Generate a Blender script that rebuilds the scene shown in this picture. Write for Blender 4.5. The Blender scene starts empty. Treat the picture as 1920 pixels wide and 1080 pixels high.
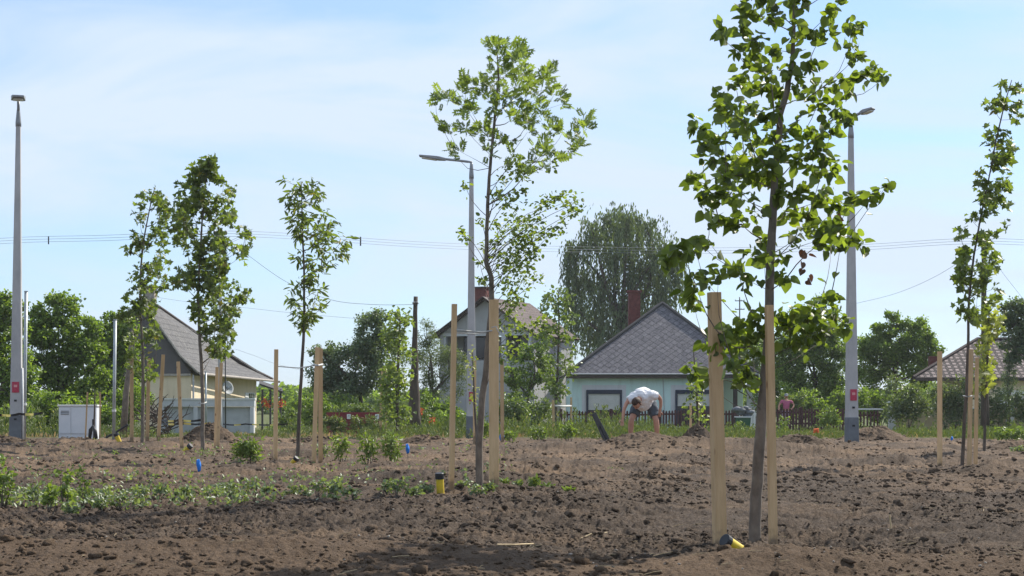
import bpy, math, random
import numpy as np
from mathutils import Vector, Matrix, noise as mnoise
R = math.radians
rng = np.random.default_rng(7)
random.seed(7)
S = bpy.context.scene
COL = S.collection
# ------------------------------------------------------------------ camera, sky, sun, exposure
FPX, CAMH, HOR = 3200.0, 1.1, 750.0      # focal length in photo pixels, eye height, horizon row
cd = bpy.data.cameras.new('camera'); cam = bpy.data.objects.new('camera', cd); COL.objects.link(cam)
cam.location = (0, 0, CAMH); cam.rotation_euler = (R(90), 0, 0)
cd.sensor_width = 36; cd.lens = 36 * FPX / 1920; cd.shift_y = (HOR - 540) / 1920
cd.clip_start = 0.1; cd.clip_end = 8000
S.camera = cam
SUN_EL, SUN_ROT = 43, 46
W = bpy.data.worlds.new("World"); S.world = W; W.use_nodes = True
nt = W.node_tree; nt.nodes.clear()
def N(nt, t, **kw):
    n = nt.nodes.new(t)
    for k, v in kw.items(): setattr(n, k, v)
    return n
wo = N(nt, 'ShaderNodeOutputWorld'); bg = N(nt, 'ShaderNodeBackground')
sky = N(nt, 'ShaderNodeTexSky', sky_type='NISHITA', sun_disc=False, sun_elevation=R(SUN_EL), sun_rotation=R(SUN_ROT))
sky.air_density = 1.0; sky.dust_density = 0.6; sky.ozone_density = 3.0
tc = N(nt, 'ShaderNodeTexCoord'); mp = N(nt, 'ShaderNodeMapping')
mp.inputs['Scale'].default_value = (2.2, 2.2, 9.0); mp.inputs['Rotation'].default_value = (0, R(-14), 0)
nz = N(nt, 'ShaderNodeTexNoise'); nz.inputs['Scale'].default_value = 1.6; nz.inputs['Detail'].default_value = 7; nz.inputs['Roughness'].default_value = 0.55
nz.inputs['Distortion'].default_value = 0.6
cr = N(nt, 'ShaderNodeMapRange'); cr.inputs['From Min'].default_value = 0.40; cr.inputs['From Max'].default_value = 0.62
cr.inputs['To Min'].default_value = 0.38; cr.inputs['To Max'].default_value = 0.98
mx = N(nt, 'ShaderNodeMixRGB'); mx.inputs[2].default_value = (3.85, 4.5, 5.4, 1)
bl = N(nt, 'ShaderNodeMixRGB', blend_type='MULTIPLY'); bl.inputs[0].default_value = 1; bl.inputs[2].default_value = (0.58, 0.74, 0.92, 1)
L = nt.links.new
L(tc.outputs['Generated'], mp.inputs[0]); L(mp.outputs[0], nz.inputs['Vector']); L(nz.outputs[0], cr.inputs[0])
L(cr.outputs[0], mx.inputs[0]); L(sky.outputs[0], bl.inputs[1]); L(bl.outputs[0], mx.inputs[1]); L(mx.outputs[0], bg.inputs[0]); L(bg.outputs[0], wo.inputs[0])
bg.inputs[1].default_value = 0.115
sd = bpy.data.lights.new('sun', 'SUN'); sun = bpy.data.objects.new('sun', sd); COL.objects.link(sun)
sd.energy = 4.3; sd.angle = R(0.55); sd.color = (1.0, 0.94, 0.84)
sv = Vector((math.sin(R(SUN_ROT)) * math.cos(R(SUN_EL)), math.cos(R(SUN_ROT)) * math.cos(R(SUN_EL)), math.sin(R(SUN_EL))))
sun.rotation_euler = sv.to_track_quat('Z', 'Y').to_euler()
S.view_settings.view_transform = 'Standard'; S.view_settings.look = 'None'
S.view_settings.exposure = 0.75; S.view_settings.gamma = 1.0; S.view_settings.use_curve_mapping = False

# ------------------------------------------------------------------ helpers
def P(px, py, D):
    """photo pixel + distance -> world point"""
    return Vector(((px - 960) / FPX * D, D, CAMH - (py - HOR) / FPX * D))
def pm(n, D): return n / FPX * D
def tag(o, label=None, cat=None, group=None, kind=None):
    if label: o['label'] = label
    if cat: o['category'] = cat
    if group: o['group'] = group
    if kind: o['kind'] = kind
    return o
def empty(name, loc, label, cat, group=None, rz=0):
    o = bpy.data.objects.new(name, None); COL.objects.link(o); o.empty_display_size = 0.2
    o.location = loc; o.rotation_euler = (0, 0, rz)
    return tag(o, label, cat, group)
class MB:
    """collects geometry in WORLD (or given) coordinates, builds ONE mesh object"""
    def __init__(s): s.v = []; s.f = []; s.t = []
    def add(s, vs, fs, t=0.5):
        b = len(s.v); s.v += [tuple(v) for v in vs]; s.f += [tuple(b + i for i in f) for f in fs]; s.t += [t] * len(vs); return s
    def box(s, c, d, rz=0, M=None):
        hx, hy, hz = d[0] / 2, d[1] / 2, d[2] / 2
        vs = [Vector((x, y, z)) for z in (-hz, hz) for x, y in ((-hx, -hy), (hx, -hy), (hx, hy), (-hx, hy))]
        m = M if M is not None else Matrix.Rotation(rz, 3, 'Z')
        c = Vector(c)
        return s.add([m @ v + c for v in vs], [(0, 3, 2, 1), (4, 5, 6, 7), (0, 1, 5, 4), (1, 2, 6, 5), (2, 3, 7, 6), (3, 0, 4, 7)])
    def bar(s, a, b, w, h=None, w2=None, h2=None, rz=0.0, up=None):
        """rectangular bar a->b, tapering"""
        a, b = Vector(a), Vector(b); h = h or w; w2 = w2 or w; h2 = h2 or h
        d = (b - a).normalized(); u = Vector((math.cos(rz), math.sin(rz), 0)) if abs(d.z) > .7 else Vector((0, 0, 1))
        p = d.cross(u).normalized(); u = p.cross(d).normalized()
        vs = []
        for c, ww, hh in ((a, w, h), (b, w2, h2)):
            for i, j in ((-1, -1), (1, -1), (1, 1), (-1, 1)): vs.append(c + u * (i * ww / 2) + p * (j * hh / 2))
        return s.add(vs, [(0, 1, 2, 3), (7, 6, 5, 4), (0, 4, 5, 1), (1, 5, 6, 2), (2, 6, 7, 3), (3, 7, 4, 0)])
    def tube(s, pts, rad, n=6, cap=True):
        pts = [Vector(p) for p in pts]
        if not hasattr(rad, '__len__'): rad = [rad] * len(pts)
        vs = []; prev = None
        for i, p in enumerate(pts):
            d = (pts[min(i + 1, len(pts) - 1)] - pts[max(i - 1, 0)])
            d = d.normalized() if d.length > 1e-9 else Vector((0, 0, 1))
            if prev is None:
                u = d.orthogonal().normalized()
            else:
                u = prev - d * prev.dot(d); u = u.normalized() if u.length > 1e-6 else d.orthogonal().normalized()
            prev = u; w = d.cross(u)
            for k in range(n):
                a = 2 * math.pi * k / n; vs.append(p + (u * math.cos(a) + w * math.sin(a)) * rad[i])
        fs = []
        for i in range(len(pts) - 1):
            for k in range(n):
                k2 = (k + 1) % n; fs.append((i * n + k, i * n + k2, (i + 1) * n + k2, (i + 1) * n + k))
        if cap: fs += [tuple(range(n))[::-1], tuple((len(pts) - 1) * n + k for k in range(n))]
        return s.add(vs, fs)
    def poly(s, pts, thick=None):
        pts = [Vector(p) for p in pts]; n = len(pts)
        if not thick: return s.add(pts, [tuple(range(n))])
        th = Vector(thick)
        q = [p + th for p in pts]
        return s.add(pts + q, [tuple(range(n)), tuple(range(2 * n - 1, n - 1, -1))] + [(i, i + n, (i + 1) % n + n, (i + 1) % n) for i in range(n)])
    def build(s, name, mat, parent=None, smooth=False, origin=None, bevel=0):
        me = bpy.data.meshes.new(name)
        off = Vector(origin) if origin is not None else Vector((0, 0, 0))
        if parent is not None and origin is None: off = world_loc(parent)
        rz = world_rz(parent) if parent is not None else 0
        vs = np.array(s.v, dtype=float).reshape(-1, 3) - np.array(off)
        if rz:
            c, sn = math.cos(-rz), math.sin(-rz); vs = np.stack([vs[:, 0] * c - vs[:, 1] * sn, vs[:, 0] * sn + vs[:, 1] * c, vs[:, 2]], 1)
        me.from_pydata(vs.tolist(), [], s.f)
        if smooth: me.polygons.foreach_set('use_smooth', [True] * len(me.polygons))
        me.materials.append(mat)
        o = bpy.data.objects.new(name, me); COL.objects.link(o)
        if parent is not None: o.parent = parent
        elif origin is not None: o.location = origin
        if bevel:
            m = o.modifiers.new('bevel', 'BEVEL'); m.width = bevel; m.segments = 2
        return o
def world_loc(o):
    v = Vector((0, 0, 0))
    while o is not None: v = v + o.location; o = o.parent
    return v
def world_rz(o):
    return 0
def raw_mesh(name, V, nper, faces_t, mat, parent=None, tint=None, smooth=True, origin=None):
    """V: (n, k, 3) vertices of n copies of one template with faces faces_t"""
    n, k, _ = V.shape
    me = bpy.data.meshes.new(name)
    off = np.array(world_loc(parent)) if parent is not None else (np.array(origin) if origin is not None else np.zeros(3))
    V = (V - off).reshape(-1, 3).astype(np.float32)
    lens = np.array([len(f) for f in faces_t]); flat = np.concatenate([np.array(f) for f in faces_t])
    loops = (flat[None, :] + (np.arange(n) * k)[:, None]).ravel().astype(np.int32)
    tot = np.tile(lens, n).astype(np.int32); st = np.concatenate([[0], np.cumsum(tot)[:-1]]).astype(np.int32)
    me.vertices.add(len(V)); me.vertices.foreach_set('co', V.ravel())
    me.loops.add(len(loops)); me.loops.foreach_set('vertex_index', loops)
    me.polygons.add(len(tot)); me.polygons.foreach_set('loop_start', st); me.polygons.foreach_set('loop_total', tot)
    if smooth: me.polygons.foreach_set('use_smooth', np.ones(len(tot), dtype=bool))
    me.update(calc_edges=True)
    if tint is not None:
        a = me.attributes.new('tint', 'FLOAT', 'POINT'); a.data.foreach_set('value', np.repeat(tint, k).astype(np.float32))
    me.materials.append(mat)
    o = bpy.data.objects.new(name, me); COL.objects.link(o)
    if parent is not None: o.parent = parent
    elif origin is not None: o.location = origin
    return o
def hash2(ix, iy, s):
    h = (ix.astype(np.int64) * 374761393 + iy.astype(np.int64) * 668265263 + s * 1442695041) & 0xffffffff
    h = ((h ^ (h >> 13)) * 1274126177) & 0xffffffff
    return ((h ^ (h >> 16)) & 0xffff) / 65535.0
def vnoise(x, y, s=0):
    ix, iy = np.floor(x), np.floor(y); fx, fy = x - ix, y - iy
    fx = fx * fx * (3 - 2 * fx); fy = fy * fy * (3 - 2 * fy)
    a = hash2(ix, iy, s); b = hash2(ix + 1, iy, s); c = hash2(ix, iy + 1, s); d = hash2(ix + 1, iy + 1, s)
    return (a * (1 - fx) + b * fx) * (1 - fy) + (c * (1 - fx) + d * fx) * fy
def fbm(x, y, oct=4, s=0, gain=.5):
    t = 0; a = 1; n = 0
    for i in range(oct):
        t = t + a * vnoise(x + 17.3 * i, y - 9.1 * i, s + i); n += a; a *= gain
        x, y = x * 2.03 * .8 - y * 2.03 * .6, x * 2.03 * .6 + y * 2.03 * .8
    return t / n

# ------------------------------------------------------------------ materials
def mat(name, col, rough=.8, col2=None, scale=6, detail=4, bump=0.0, bscale=None, spec=.3, metal=0, stretch=(1, 1, 1), lo=.35, hi=.65, island=0.0):
    m = bpy.data.materials.new(name); m.use_nodes = True; nt = m.node_tree; p = nt.nodes['Principled BSDF']
    p.inputs['Roughness'].default_value = rough; p.inputs['Specular IOR Level'].default_value = spec; p.inputs['Metallic'].default_value = metal
    p.inputs['Base Color'].default_value = (*col, 1)
    t = N(nt, 'ShaderNodeTexCoord'); mpn = N(nt, 'ShaderNodeMapping'); mpn.inputs['Scale'].default_value = stretch
    nt.links.new(t.outputs['Object'], mpn.inputs[0])
    if col2:
        n = N(nt, 'ShaderNodeTexNoise'); n.inputs['Scale'].default_value = scale; n.inputs['Detail'].default_value = detail; n.inputs['Roughness'].default_value = .6
        r = N(nt, 'ShaderNodeMapRange'); r.inputs['From Min'].default_value = lo; r.inputs['From Max'].default_value = hi
        x = N(nt, 'ShaderNodeMixRGB'); x.inputs[1].default_value = (*col, 1); x.inputs[2].default_value = (*col2, 1)
        nt.links.new(mpn.outputs[0], n.inputs['Vector']); nt.links.new(n.outputs[0], r.inputs[0]); nt.links.new(r.outputs[0], x.inputs[0])
        nt.links.new(x.outputs[0], p.inputs['Base Color'])
    if bump:
        n2 = N(nt, 'ShaderNodeTexNoise'); n2.inputs['Scale'].default_value = bscale or scale * 3; n2.inputs['Detail'].default_value = 6
        b = N(nt, 'ShaderNodeBump'); b.inputs['Strength'].default_value = 1; b.inputs['Distance'].default_value = bump
        nt.links.new(mpn.outputs[0], n2.inputs['Vector']); nt.links.new(n2.outputs[0], b.inputs['Height']); nt.links.new(b.outputs[0], p.inputs['Normal'])
    return m
def leafmat(name, dark, light, trans=(.36, .39, .10), tf=.35, rough=.45, third=None):
    m = bpy.data.materials.new(name); m.use_nodes = True; nt = m.node_tree; p = nt.nodes['Principled BSDF']; out = nt.nodes['Material Output']
    p.inputs['Roughness'].default_value = rough; p.inputs['Specular IOR Level'].default_value = .35
    a = N(nt, 'ShaderNodeAttribute', attribute_name='tint'); r = N(nt, 'ShaderNodeValToRGB')
    r.color_ramp.elements[0].color = (*dark, 1); r.color_ramp.elements[1].color = (*light, 1)
    if third:
        r.color_ramp.elements[1].position = .93; e = r.color_ramp.elements.new(.97); e.color = (*third, 1)
    tr = N(nt, 'ShaderNodeBsdfTranslucent'); mixc = N(nt, 'ShaderNodeMixRGB', blend_type='MULTIPLY'); mixc.inputs[0].default_value = 1
    mixc.inputs[2].default_value = (trans[0] * 6, trans[1] * 6, trans[2] * 6, 1)
    ms = N(nt, 'ShaderNodeMixShader'); ms.inputs[0].default_value = tf
    l = nt.links.new
    l(a.outputs['Fac'], r.inputs[0]); l(r.outputs[0], p.inputs['Base Color']); l(r.outputs[0], mixc.inputs[1]); l(mixc.outputs[0], tr.inputs[0])
    l(p.outputs[0], ms.inputs[1]); l(tr.outputs[0], ms.inputs[2]); l(ms.outputs[0], out.inputs[0])
    return m
M = {}
M['stake'] = mat('planed_pine', (.62, .43, .24), .75, (.42, .27, .135), 7, 6, .003, 30, stretch=(6, 6, .35), spec=.2)
def stakemat():
    m = mat('planed_pine', (.62, .43, .24), .75, (.50, .33, .17), 5, 5, .002, 30, stretch=(4, 4, .5), spec=.2); nt = m.node_tree; l = nt.links.new; p = nt.nodes['Principled BSDF']
    src = p.inputs['Base Color'].links[0].from_socket
    t = N(nt, 'ShaderNodeTexCoord'); mpn = N(nt, 'ShaderNodeMapping'); mpn.inputs['Scale'].default_value = (7, 7, 3.2); l(t.outputs['Object'], mpn.inputs[0])
    oi = N(nt, 'ShaderNodeObjectInfo'); va = N(nt, 'ShaderNodeVectorMath', operation='ADD'); l(mpn.outputs[0], va.inputs[0])
    mu = N(nt, 'ShaderNodeMath', operation='MULTIPLY'); mu.inputs[1].default_value = 37; l(oi.outputs['Random'], mu.inputs[0]); l(mu.outputs[0], va.inputs[1])
    v = N(nt, 'ShaderNodeTexVoronoi'); v.inputs['Scale'].default_value = 1; l(va.outputs[0], v.inputs['Vector'])
    r1 = N(nt, 'ShaderNodeMapRange'); r1.inputs[1].default_value = .07; r1.inputs[2].default_value = .14; r1.inputs[3].default_value = .8; r1.inputs[4].default_value = 0; l(v.outputs['Distance'], r1.inputs[0])
    x1 = N(nt, 'ShaderNodeMixRGB'); l(r1.outputs[0], x1.inputs[0]); l(src, x1.inputs[1]); x1.inputs[2].default_value = (.20, .10, .05, 1)
    # tone differs from stake to stake
    r0 = N(nt, 'ShaderNodeMapRange'); r0.inputs[3].default_value = .78; r0.inputs[4].default_value = 1.12; l(oi.outputs['Random'], r0.inputs[0]); c = N(nt, 'ShaderNodeCombineColor'); [l(r0.outputs[0], c.inputs[i]) for i in range(3)]
    x0 = N(nt, 'ShaderNodeMixRGB', blend_type='MULTIPLY'); x0.inputs[0].default_value = 1; l(x1.outputs[0], x0.inputs[1]); l(c.outputs[0], x0.inputs[2])
    # mud splashed on the lowest part
    s = N(nt, 'ShaderNodeSeparateXYZ'); l(t.outputs['Object'], s.inputs[0]); n = N(nt, 'ShaderNodeTexNoise'); n.inputs['Scale'].default_value = 16; l(t.outputs['Object'], n.inputs['Vector'])
    a = N(nt, 'ShaderNodeMath', operation='MULTIPLY_ADD'); a.inputs[1].default_value = .35; l(n.outputs[0], a.inputs[0]); l(s.outputs['Z'], a.inputs[2])
    r2 = N(nt, 'ShaderNodeMapRange'); r2.inputs[1].default_value = .22; r2.inputs[2].default_value = .34; r2.inputs[3].default_value = .75; r2.inputs[4].default_value = 0; l(a.outputs[0], r2.inputs[0])
    x2 = N(nt, 'ShaderNodeMixRGB'); l(r2.outputs[0], x2.inputs[0]); l(x0.outputs[0], x2.inputs[1]); x2.inputs[2].default_value = (.15, .11, .08, 1); l(x2.outputs[0], p.inputs['Base Color'])
    return m
M['stake'] = stakemat()
M['bark'] = mat('sapling_bark', (.13, .105, .085), .85, (.065, .052, .042), 9, 5, .004, 40, stretch=(1, 1, .5), spec=.2)
M['bark_grey'] = mat('grey_bark', (.21, .175, .14), .85, (.115, .095, .075), 12, 5, .004, 40, stretch=(1, 1, .6), spec=.2)
M['concrete'] = mat('cast_concrete', (.46, .45, .44), .85, (.37, .365, .36), 4, 5, .003, 60, stretch=(1, 1, .5))
M['base_grey'] = mat('dark_coating', (.16, .175, .19), .8, (.12, .13, .145), 4, 4, .002, 60)
M['galv'] = mat('galvanised_steel', (.42, .45, .46), .5, (.33, .36, .37), 8, 3, metal=.3)
M['steel'] = mat('painted_steel', (.30, .31, .32), .5, (.24, .25, .26), 8, 3, metal=.2)
M['darksteel'] = mat('dark_steel', (.05, .05, .055), .5, (.08, .08, .08), 8, 3, metal=.3)
M['glass_lamp'] = mat('lamp_cover', (.62, .60, .52), .35, (.52, .5, .45), 8, 3)
M['sticker'] = mat('red_sticker', (.40, .025, .06), .5, (.46, .06, .10), 30, 2)
M['black'] = mat('black_plastic', (.02, .021, .024), .5, (.035, .035, .038), 8, 3)
M['yellow'] = mat('yellow_plastic', (.72, .52, .035), .45, (.55, .40, .05), 14, 3)
M['white'] = mat('white_paint', (.72, .72, .70), .6, (.62, .62, .6), 5, 4)
M['cabinet'] = mat('cabinet_plastic', (.66, .68, .71), .55, (.60, .63, .66), 3, 4)
M['strap'] = mat('grey_strap', (.5, .5, .48), .6, (.4, .4, .38), 20, 3)
M['blue'] = mat('blue_plastic', (.015, .17, .62), .5, (.02, .22, .7), 20, 2)
M['red_fence'] = mat('red_paint', (.22, .028, .035), .7, (.15, .022, .026), 4, 4)
M['fence_wood'] = mat('stained_wood', (.085, .035, .035), .8, (.055, .025, .026), 6, 4, stretch=(1, 1, .3))
M['oldwood'] = mat('weathered_wood', (.10, .075, .055), .9, (.055, .042, .032), 8, 5, .004, 30, stretch=(1, 1, .2))
M['wire'] = mat('cable_sheath', (.22, .24, .27), .6)
M['glass'] = mat('window_glass', (.02, .024, .03), .12, spec=.6)
M['pebble'] = mat('pale_stone', (.30, .27, .23), .9, (.22, .19, .16), 9, 3)
M['straw'] = mat('dry_straw', (.55, .42, .25), .8, (.42, .31, .17), 20, 3)
M['rope'] = mat('pale_string', (.55, .53, .48), .8)
L1 = M['lime'] = leafmat('lime_leaves', (.048, .068, .022), (.185, .23, .060), tf=.42, third=(.17, .20, .03))
M['dead'] = leafmat('dead_leaves', (.10, .055, .035), (.17, .095, .06), (.2, .14, .1), .15)
M['ash'] = leafmat('ash_leaves', (0.087, 0.120, 0.043), (0.220, 0.267, 0.097))
M['maple'] = leafmat('maple_leaves', (.050, .072, .024), (.165, .205, .060), third=(.20, .16, .04))
M['yelleaf'] = leafmat('yellow_green_leaves', (0.136, 0.158, 0.050), (0.340, 0.345, 0.116))
M['hornbeam'] = leafmat('fresh_leaves', (0.077, 0.111, 0.038), (0.217, 0.257, 0.091))
M['bgtree'] = leafmat('garden_tree_leaves', (.062, .100, .028), (.205, .270, .070), tf=.38)
M['evergreen'] = leafmat('dark_leaves', (.070, .100, .064), (.160, .200, .122), tf=.30)
M['greygreen'] = leafmat('grey_green_leaves', (.060, .082, .045), (.155, .185, .105), tf=.3)
M['willow'] = leafmat('willow_leaves', (.056, .080, .044), (.145, .180, .095), tf=.22)
M['shrub'] = leafmat('shrub_leaves', (0.073, 0.102, 0.039), (0.182, 0.230, 0.088), tf=.25)
M['brightshrub'] = leafmat('bright_shrub_leaves', (.095, .135, .035), (.23, .29, .080), tf=.25)
M['cover'] = leafmat('ground_cover_leaves', (.085, .112, .060), (.24, .28, .16), tf=.25)
M['weed'] = leafmat('weed_leaves', (.062, .085, .028), (.150, .180, .066), tf=.2, third=(.40, .33, .18))
M['drygrass'] = leafmat('dry_grass_blades', (.22, .17, .095), (.38, .30, .18), (.3, .25, .15), .25)
M['flower'] = mat('orange_petals', (.75, .16, .05), .7)

def soilmat(name, dark=(.054, .040, .030), mid=(.116, .087, .065), tan=(.205, .140, .090)):
    m = bpy.data.materials.new(name); m.use_nodes = True; nt = m.node_tree; p = nt.nodes['Principled BSDF']; l = nt.links.new
    p.inputs['Roughness'].default_value = .95; p.inputs['Specular IOR Level'].default_value = .12
    g = N(nt, 'ShaderNodeNewGeometry')
    def noise(sc, det=5, st=(1, 1, 1), ro=.6):
        mpn = N(nt, 'ShaderNodeMapping'); mpn.inputs['Scale'].default_value = st; l(g.outputs['Position'], mpn.inputs[0])
        n = N(nt, 'ShaderNodeTexNoise'); n.inputs['Scale'].default_value = sc; n.inputs['Detail'].default_value = det; n.inputs['Roughness'].default_value = ro
        l(mpn.outputs[0], n.inputs['Vector']); return n
    def rng_(inp, a, b, c=0, d=1):
        r = N(nt, 'ShaderNodeMapRange'); r.inputs[1].default_value = a; r.inputs[2].default_value = b; r.inputs[3].default_value = c; r.inputs[4].default_value = d
        l(inp, r.inputs[0]); return r.outputs[0]
    n1 = noise(3.0, 6); n2 = noise(.42, 4, (1, 1.6, 1)); n3 = noise(22, 4)
    x1 = N(nt, 'ShaderNodeMixRGB'); x1.inputs[1].default_value = (*dark, 1); x1.inputs[2].default_value = (*mid, 1); l(rng_(n1.outputs[0], .35, .65), x1.inputs[0])
    sx = N(nt, 'ShaderNodeSeparateXYZ'); l(g.outputs['Position'], sx.inputs[0])
    dry = rng_(sx.outputs['Y'], 19.5, 27, 0, .44)      # the strip beyond is dry, trodden and sandy
    a = N(nt, 'ShaderNodeMath', operation='ADD'); l(dry, a.inputs[0]); l(rng_(n2.outputs[0], .42, .66, -.35, .5), a.inputs[1]); a.use_clamp = True
    x2 = N(nt, 'ShaderNodeMixRGB'); l(a.outputs[0], x2.inputs[0]); l(x1.outputs[0], x2.inputs[1]); x2.inputs[2].default_value = (*tan, 1)
    # ochre subsoil on the foreground bank
    x2b = N(nt, 'ShaderNodeMixRGB'); l(rng_(sx.outputs['Y'], 12.2, 12.9, .55, 0), x2b.inputs[0]); l(x2.outputs[0], x2b.inputs[1]); x2b.inputs[2].default_value = (.140, .092, .056, 1)
    x3 = N(nt, 'ShaderNodeMixRGB', blend_type='MULTIPLY'); x3.inputs[0].default_value = 1; l(x2b.outputs[0], x3.inputs[1])
    v = N(nt, 'ShaderNodeCombineColor'); vv = rng_(n3.outputs[0], .3, .7, .72, 1.22)
    for i in range(3): l(vv, v.inputs[i])
    l(v.outputs[0], x3.inputs[2])
    # far beyond the plot it is meadow
    x4 = N(nt, 'ShaderNodeMixRGB'); l(rng_(sx.outputs['Y'], 47, 51), x4.inputs[0]); l(x3.outputs[0], x4.inputs[1]); x4.inputs[2].default_value = (.10, .115, .045, 1)
    l(x4.outputs[0], p.inputs['Base Color'])
    b = N(nt, 'ShaderNodeBump'); b.inputs['Strength'].default_value = 1; b.inputs['Distance'].default_value = .035; n4 = noise(38, 6, ro=.7); l(n4.outputs[0], b.inputs['Height']); l(b.outputs[0], p.inputs['Normal'])
    return m
M['soil'] = soilmat('bare_soil')
M['clod'] = soilmat('clod_soil', (.066, .047, .033), (.132, .096, .069), (.215, .150, .10))

# ------------------------------------------------------------------ ground
CTRL = [(1350, 1037, 13.3), (1450, 1034, 13.6), (1415, 1034, 13.5), (848, 920, 18.7), (926, 914, 19.0), (900, 914, 19.0),
        (518, 868, 30.8), (595, 873, 30), (558, 868, 30.5), (1762, 878, 30), (1825, 884, 30), (1805, 882, 30), (247, 827, 42), (300, 827, 42),
        (340, 844, 38.5), (410, 845, 38.5), (381, 845, 38.5), (1200, 833, 35.5), (1597, 831, 43.5), (30, 827, 44), (825, 925, 18.3), (883, 824, 47)]
CT = np.array([[*P(*c)] for c in CTRL])
def gsmooth(X, Y):
    X = np.asarray(X, float); Y = np.asarray(Y, float)
    num = np.zeros(np.broadcast(X, Y).shape); den = num + .35
    for x, y, z in CT:
        s = .5 + .035 * y
        w = np.exp(-((X - x) ** 2 + ((Y - y) * .7) ** 2) / (2 * s * s)); num = num + w * z; den = den + w
    z = num / den
    t = np.clip((Y - 49) / 14, 0, 1); z = z * (1 - t) + t * t * (3 - 2 * t) * -.30
    # foreground bank
    br = .12 - .12 / (1 + np.exp(-(X - .2) * 3)) * .62
    br = br + .03 * (fbm(X * .9, Y * 0 + 3.3, 3, 5) - .5)
    z = z + (br + .02) * np.exp(-((Y - 11.75) / .55) ** 2) + .012 * np.clip(11.4 - Y, 0, 2)
    # tree pits, wheel ruts and low spoil
    def pit(px, py, D, rx, ry, d):
        c = P(px, py, D); return 1.5 * d * np.exp(-((X - c.x) / rx) ** 2 - ((Y - c.y) / ry) ** 2)
    z = z + pit(1520, 1020, 14.1, .42, .33, -.12) + pit(1530, 1020, 14.9, .6, .3, .05) + pit(800, 900, 19.9, .5, .45, -.10) + pit(985, 900, 20.0, .35, .4, -.09) \
          + pit(860, 880, 21.2, 1.6, .4, .06) + pit(1450, 1030, 12.9, .6, .3, .03) + pit(1480, 1060, 11.9, .5, .4, .05) + pit(700, 890, 21.5, 1.0, .4, .05) \
          + pit(1010, 868, 29, 1.6, .5, .06) + pit(1200, 885, 24, .8, .4, .05) + pit(1690, 872, 31, 1.3, .35, -.12) + pit(1700, 865, 32.4, 1.6, .5, .1) \
          + pit(1450, 850, 35, 2.2, .8, .10) + pit(1850, 905, 25, 1.6, .5, .07) + pit(640, 875, 27, .9, .35, -.08) + pit(1000, 845, 35, 2.5, .6, .05) \
          + pit(1280, 850, 34.6, 1.6, .6, .06) + pit(70, 860, 36, 2.5, .4, -.05) + pit(560, 855, 34, 1.8, .5, .06)
    for x, y, _z in CT[:16]: z = z + .035 * np.exp(-((X - x) ** 2 + (Y - y) ** 2) / .05)
    return z
def grough(X, Y):
    f = (fbm(X * 1.3, Y * 1.0, 3, 11) - .5) + .9 * (fbm(X * .45, Y * .9, 2, 12) - .5)
    amp = np.clip(.5 + 1.5 * (fbm(X * .5, Y * .35, 3, 21) - .35), .25, 1.5)
    amp = amp * np.where(Y < 12.6, .5, 1.0)
    c = 1 - np.abs(2 * fbm(X * 6, Y * 6, 4, 31, .6) - 1)        # ridged lumps
    m = fbm(X * 17, Y * 17, 3, 41, .6) - .5
    far = np.clip((Y - 20.5) / 5, 0, 1) * np.clip((50 - Y) / 5, 0, 1)
    r1 = 1 - np.abs(2 * fbm(X * .75 + 4, Y * .75, 4, 101, .55) - 1); f = f + far * (np.clip(r1 - .72, 0, 1) * 3.6 - .35) * .9
    fade = np.clip((52 - Y) / 6, .15, 1)
    return (f * .09 + ((c - .75) * .105 + m * .075) * amp) * fade
def gz(x, y): return float(gsmooth(x, y) + grough(np.array([x]), np.array([y]))[0])
def gs(x, y): return float(gsmooth(x, y))
def build_ground():
    ys = np.concatenate([np.linspace(-40, 8.5, 20, endpoint=False), 1 / np.linspace(1 / 8.5, 1 / 62, 520), 62 * (4500 / 62) ** (np.linspace(0, 1, 50)[1:])])
    u = np.linspace(-.36, .36, 1150); ex = .36 * (12 / .36) ** (np.linspace(0, 1, 24)[1:])
    u = np.concatenate([-ex[::-1], u, ex])
    Yg, U = np.meshgrid(ys, u, indexing='ij'); Xg = U * np.maximum(Yg, 9)
    Z = gsmooth(Xg, Yg) + grough(Xg, Yg)
    V = np.stack([Xg, Yg, Z], -1).reshape(-1, 3); nr, nc = Xg.shape
    i = np.arange(nr - 1)[:, None] * nc + np.arange(nc - 1)[None]; q = np.stack([i, i + 1, i + nc + 1, i + nc], -1).reshape(-1, 4).astype(np.int32)
    me = bpy.data.meshes.new('ground'); me.vertices.add(len(V)); me.vertices.foreach_set('co', V.ravel().astype(np.float32))
    me.loops.add(q.size); me.loops.foreach_set('vertex_index', q.ravel()); me.polygons.add(len(q))
    me.polygons.foreach_set('loop_start', np.arange(0, q.size, 4, dtype=np.int32)); me.polygons.foreach_set('loop_total', np.full(len(q), 4, dtype=np.int32))
    me.polygons.foreach_set('use_smooth', np.ones(len(q), dtype=bool)); me.update(calc_edges=True); me.materials.append(M['soil'])
    o = bpy.data.objects.new('ground', me); COL.objects.link(o); tag(o, kind='structure')
build_ground()

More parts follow.
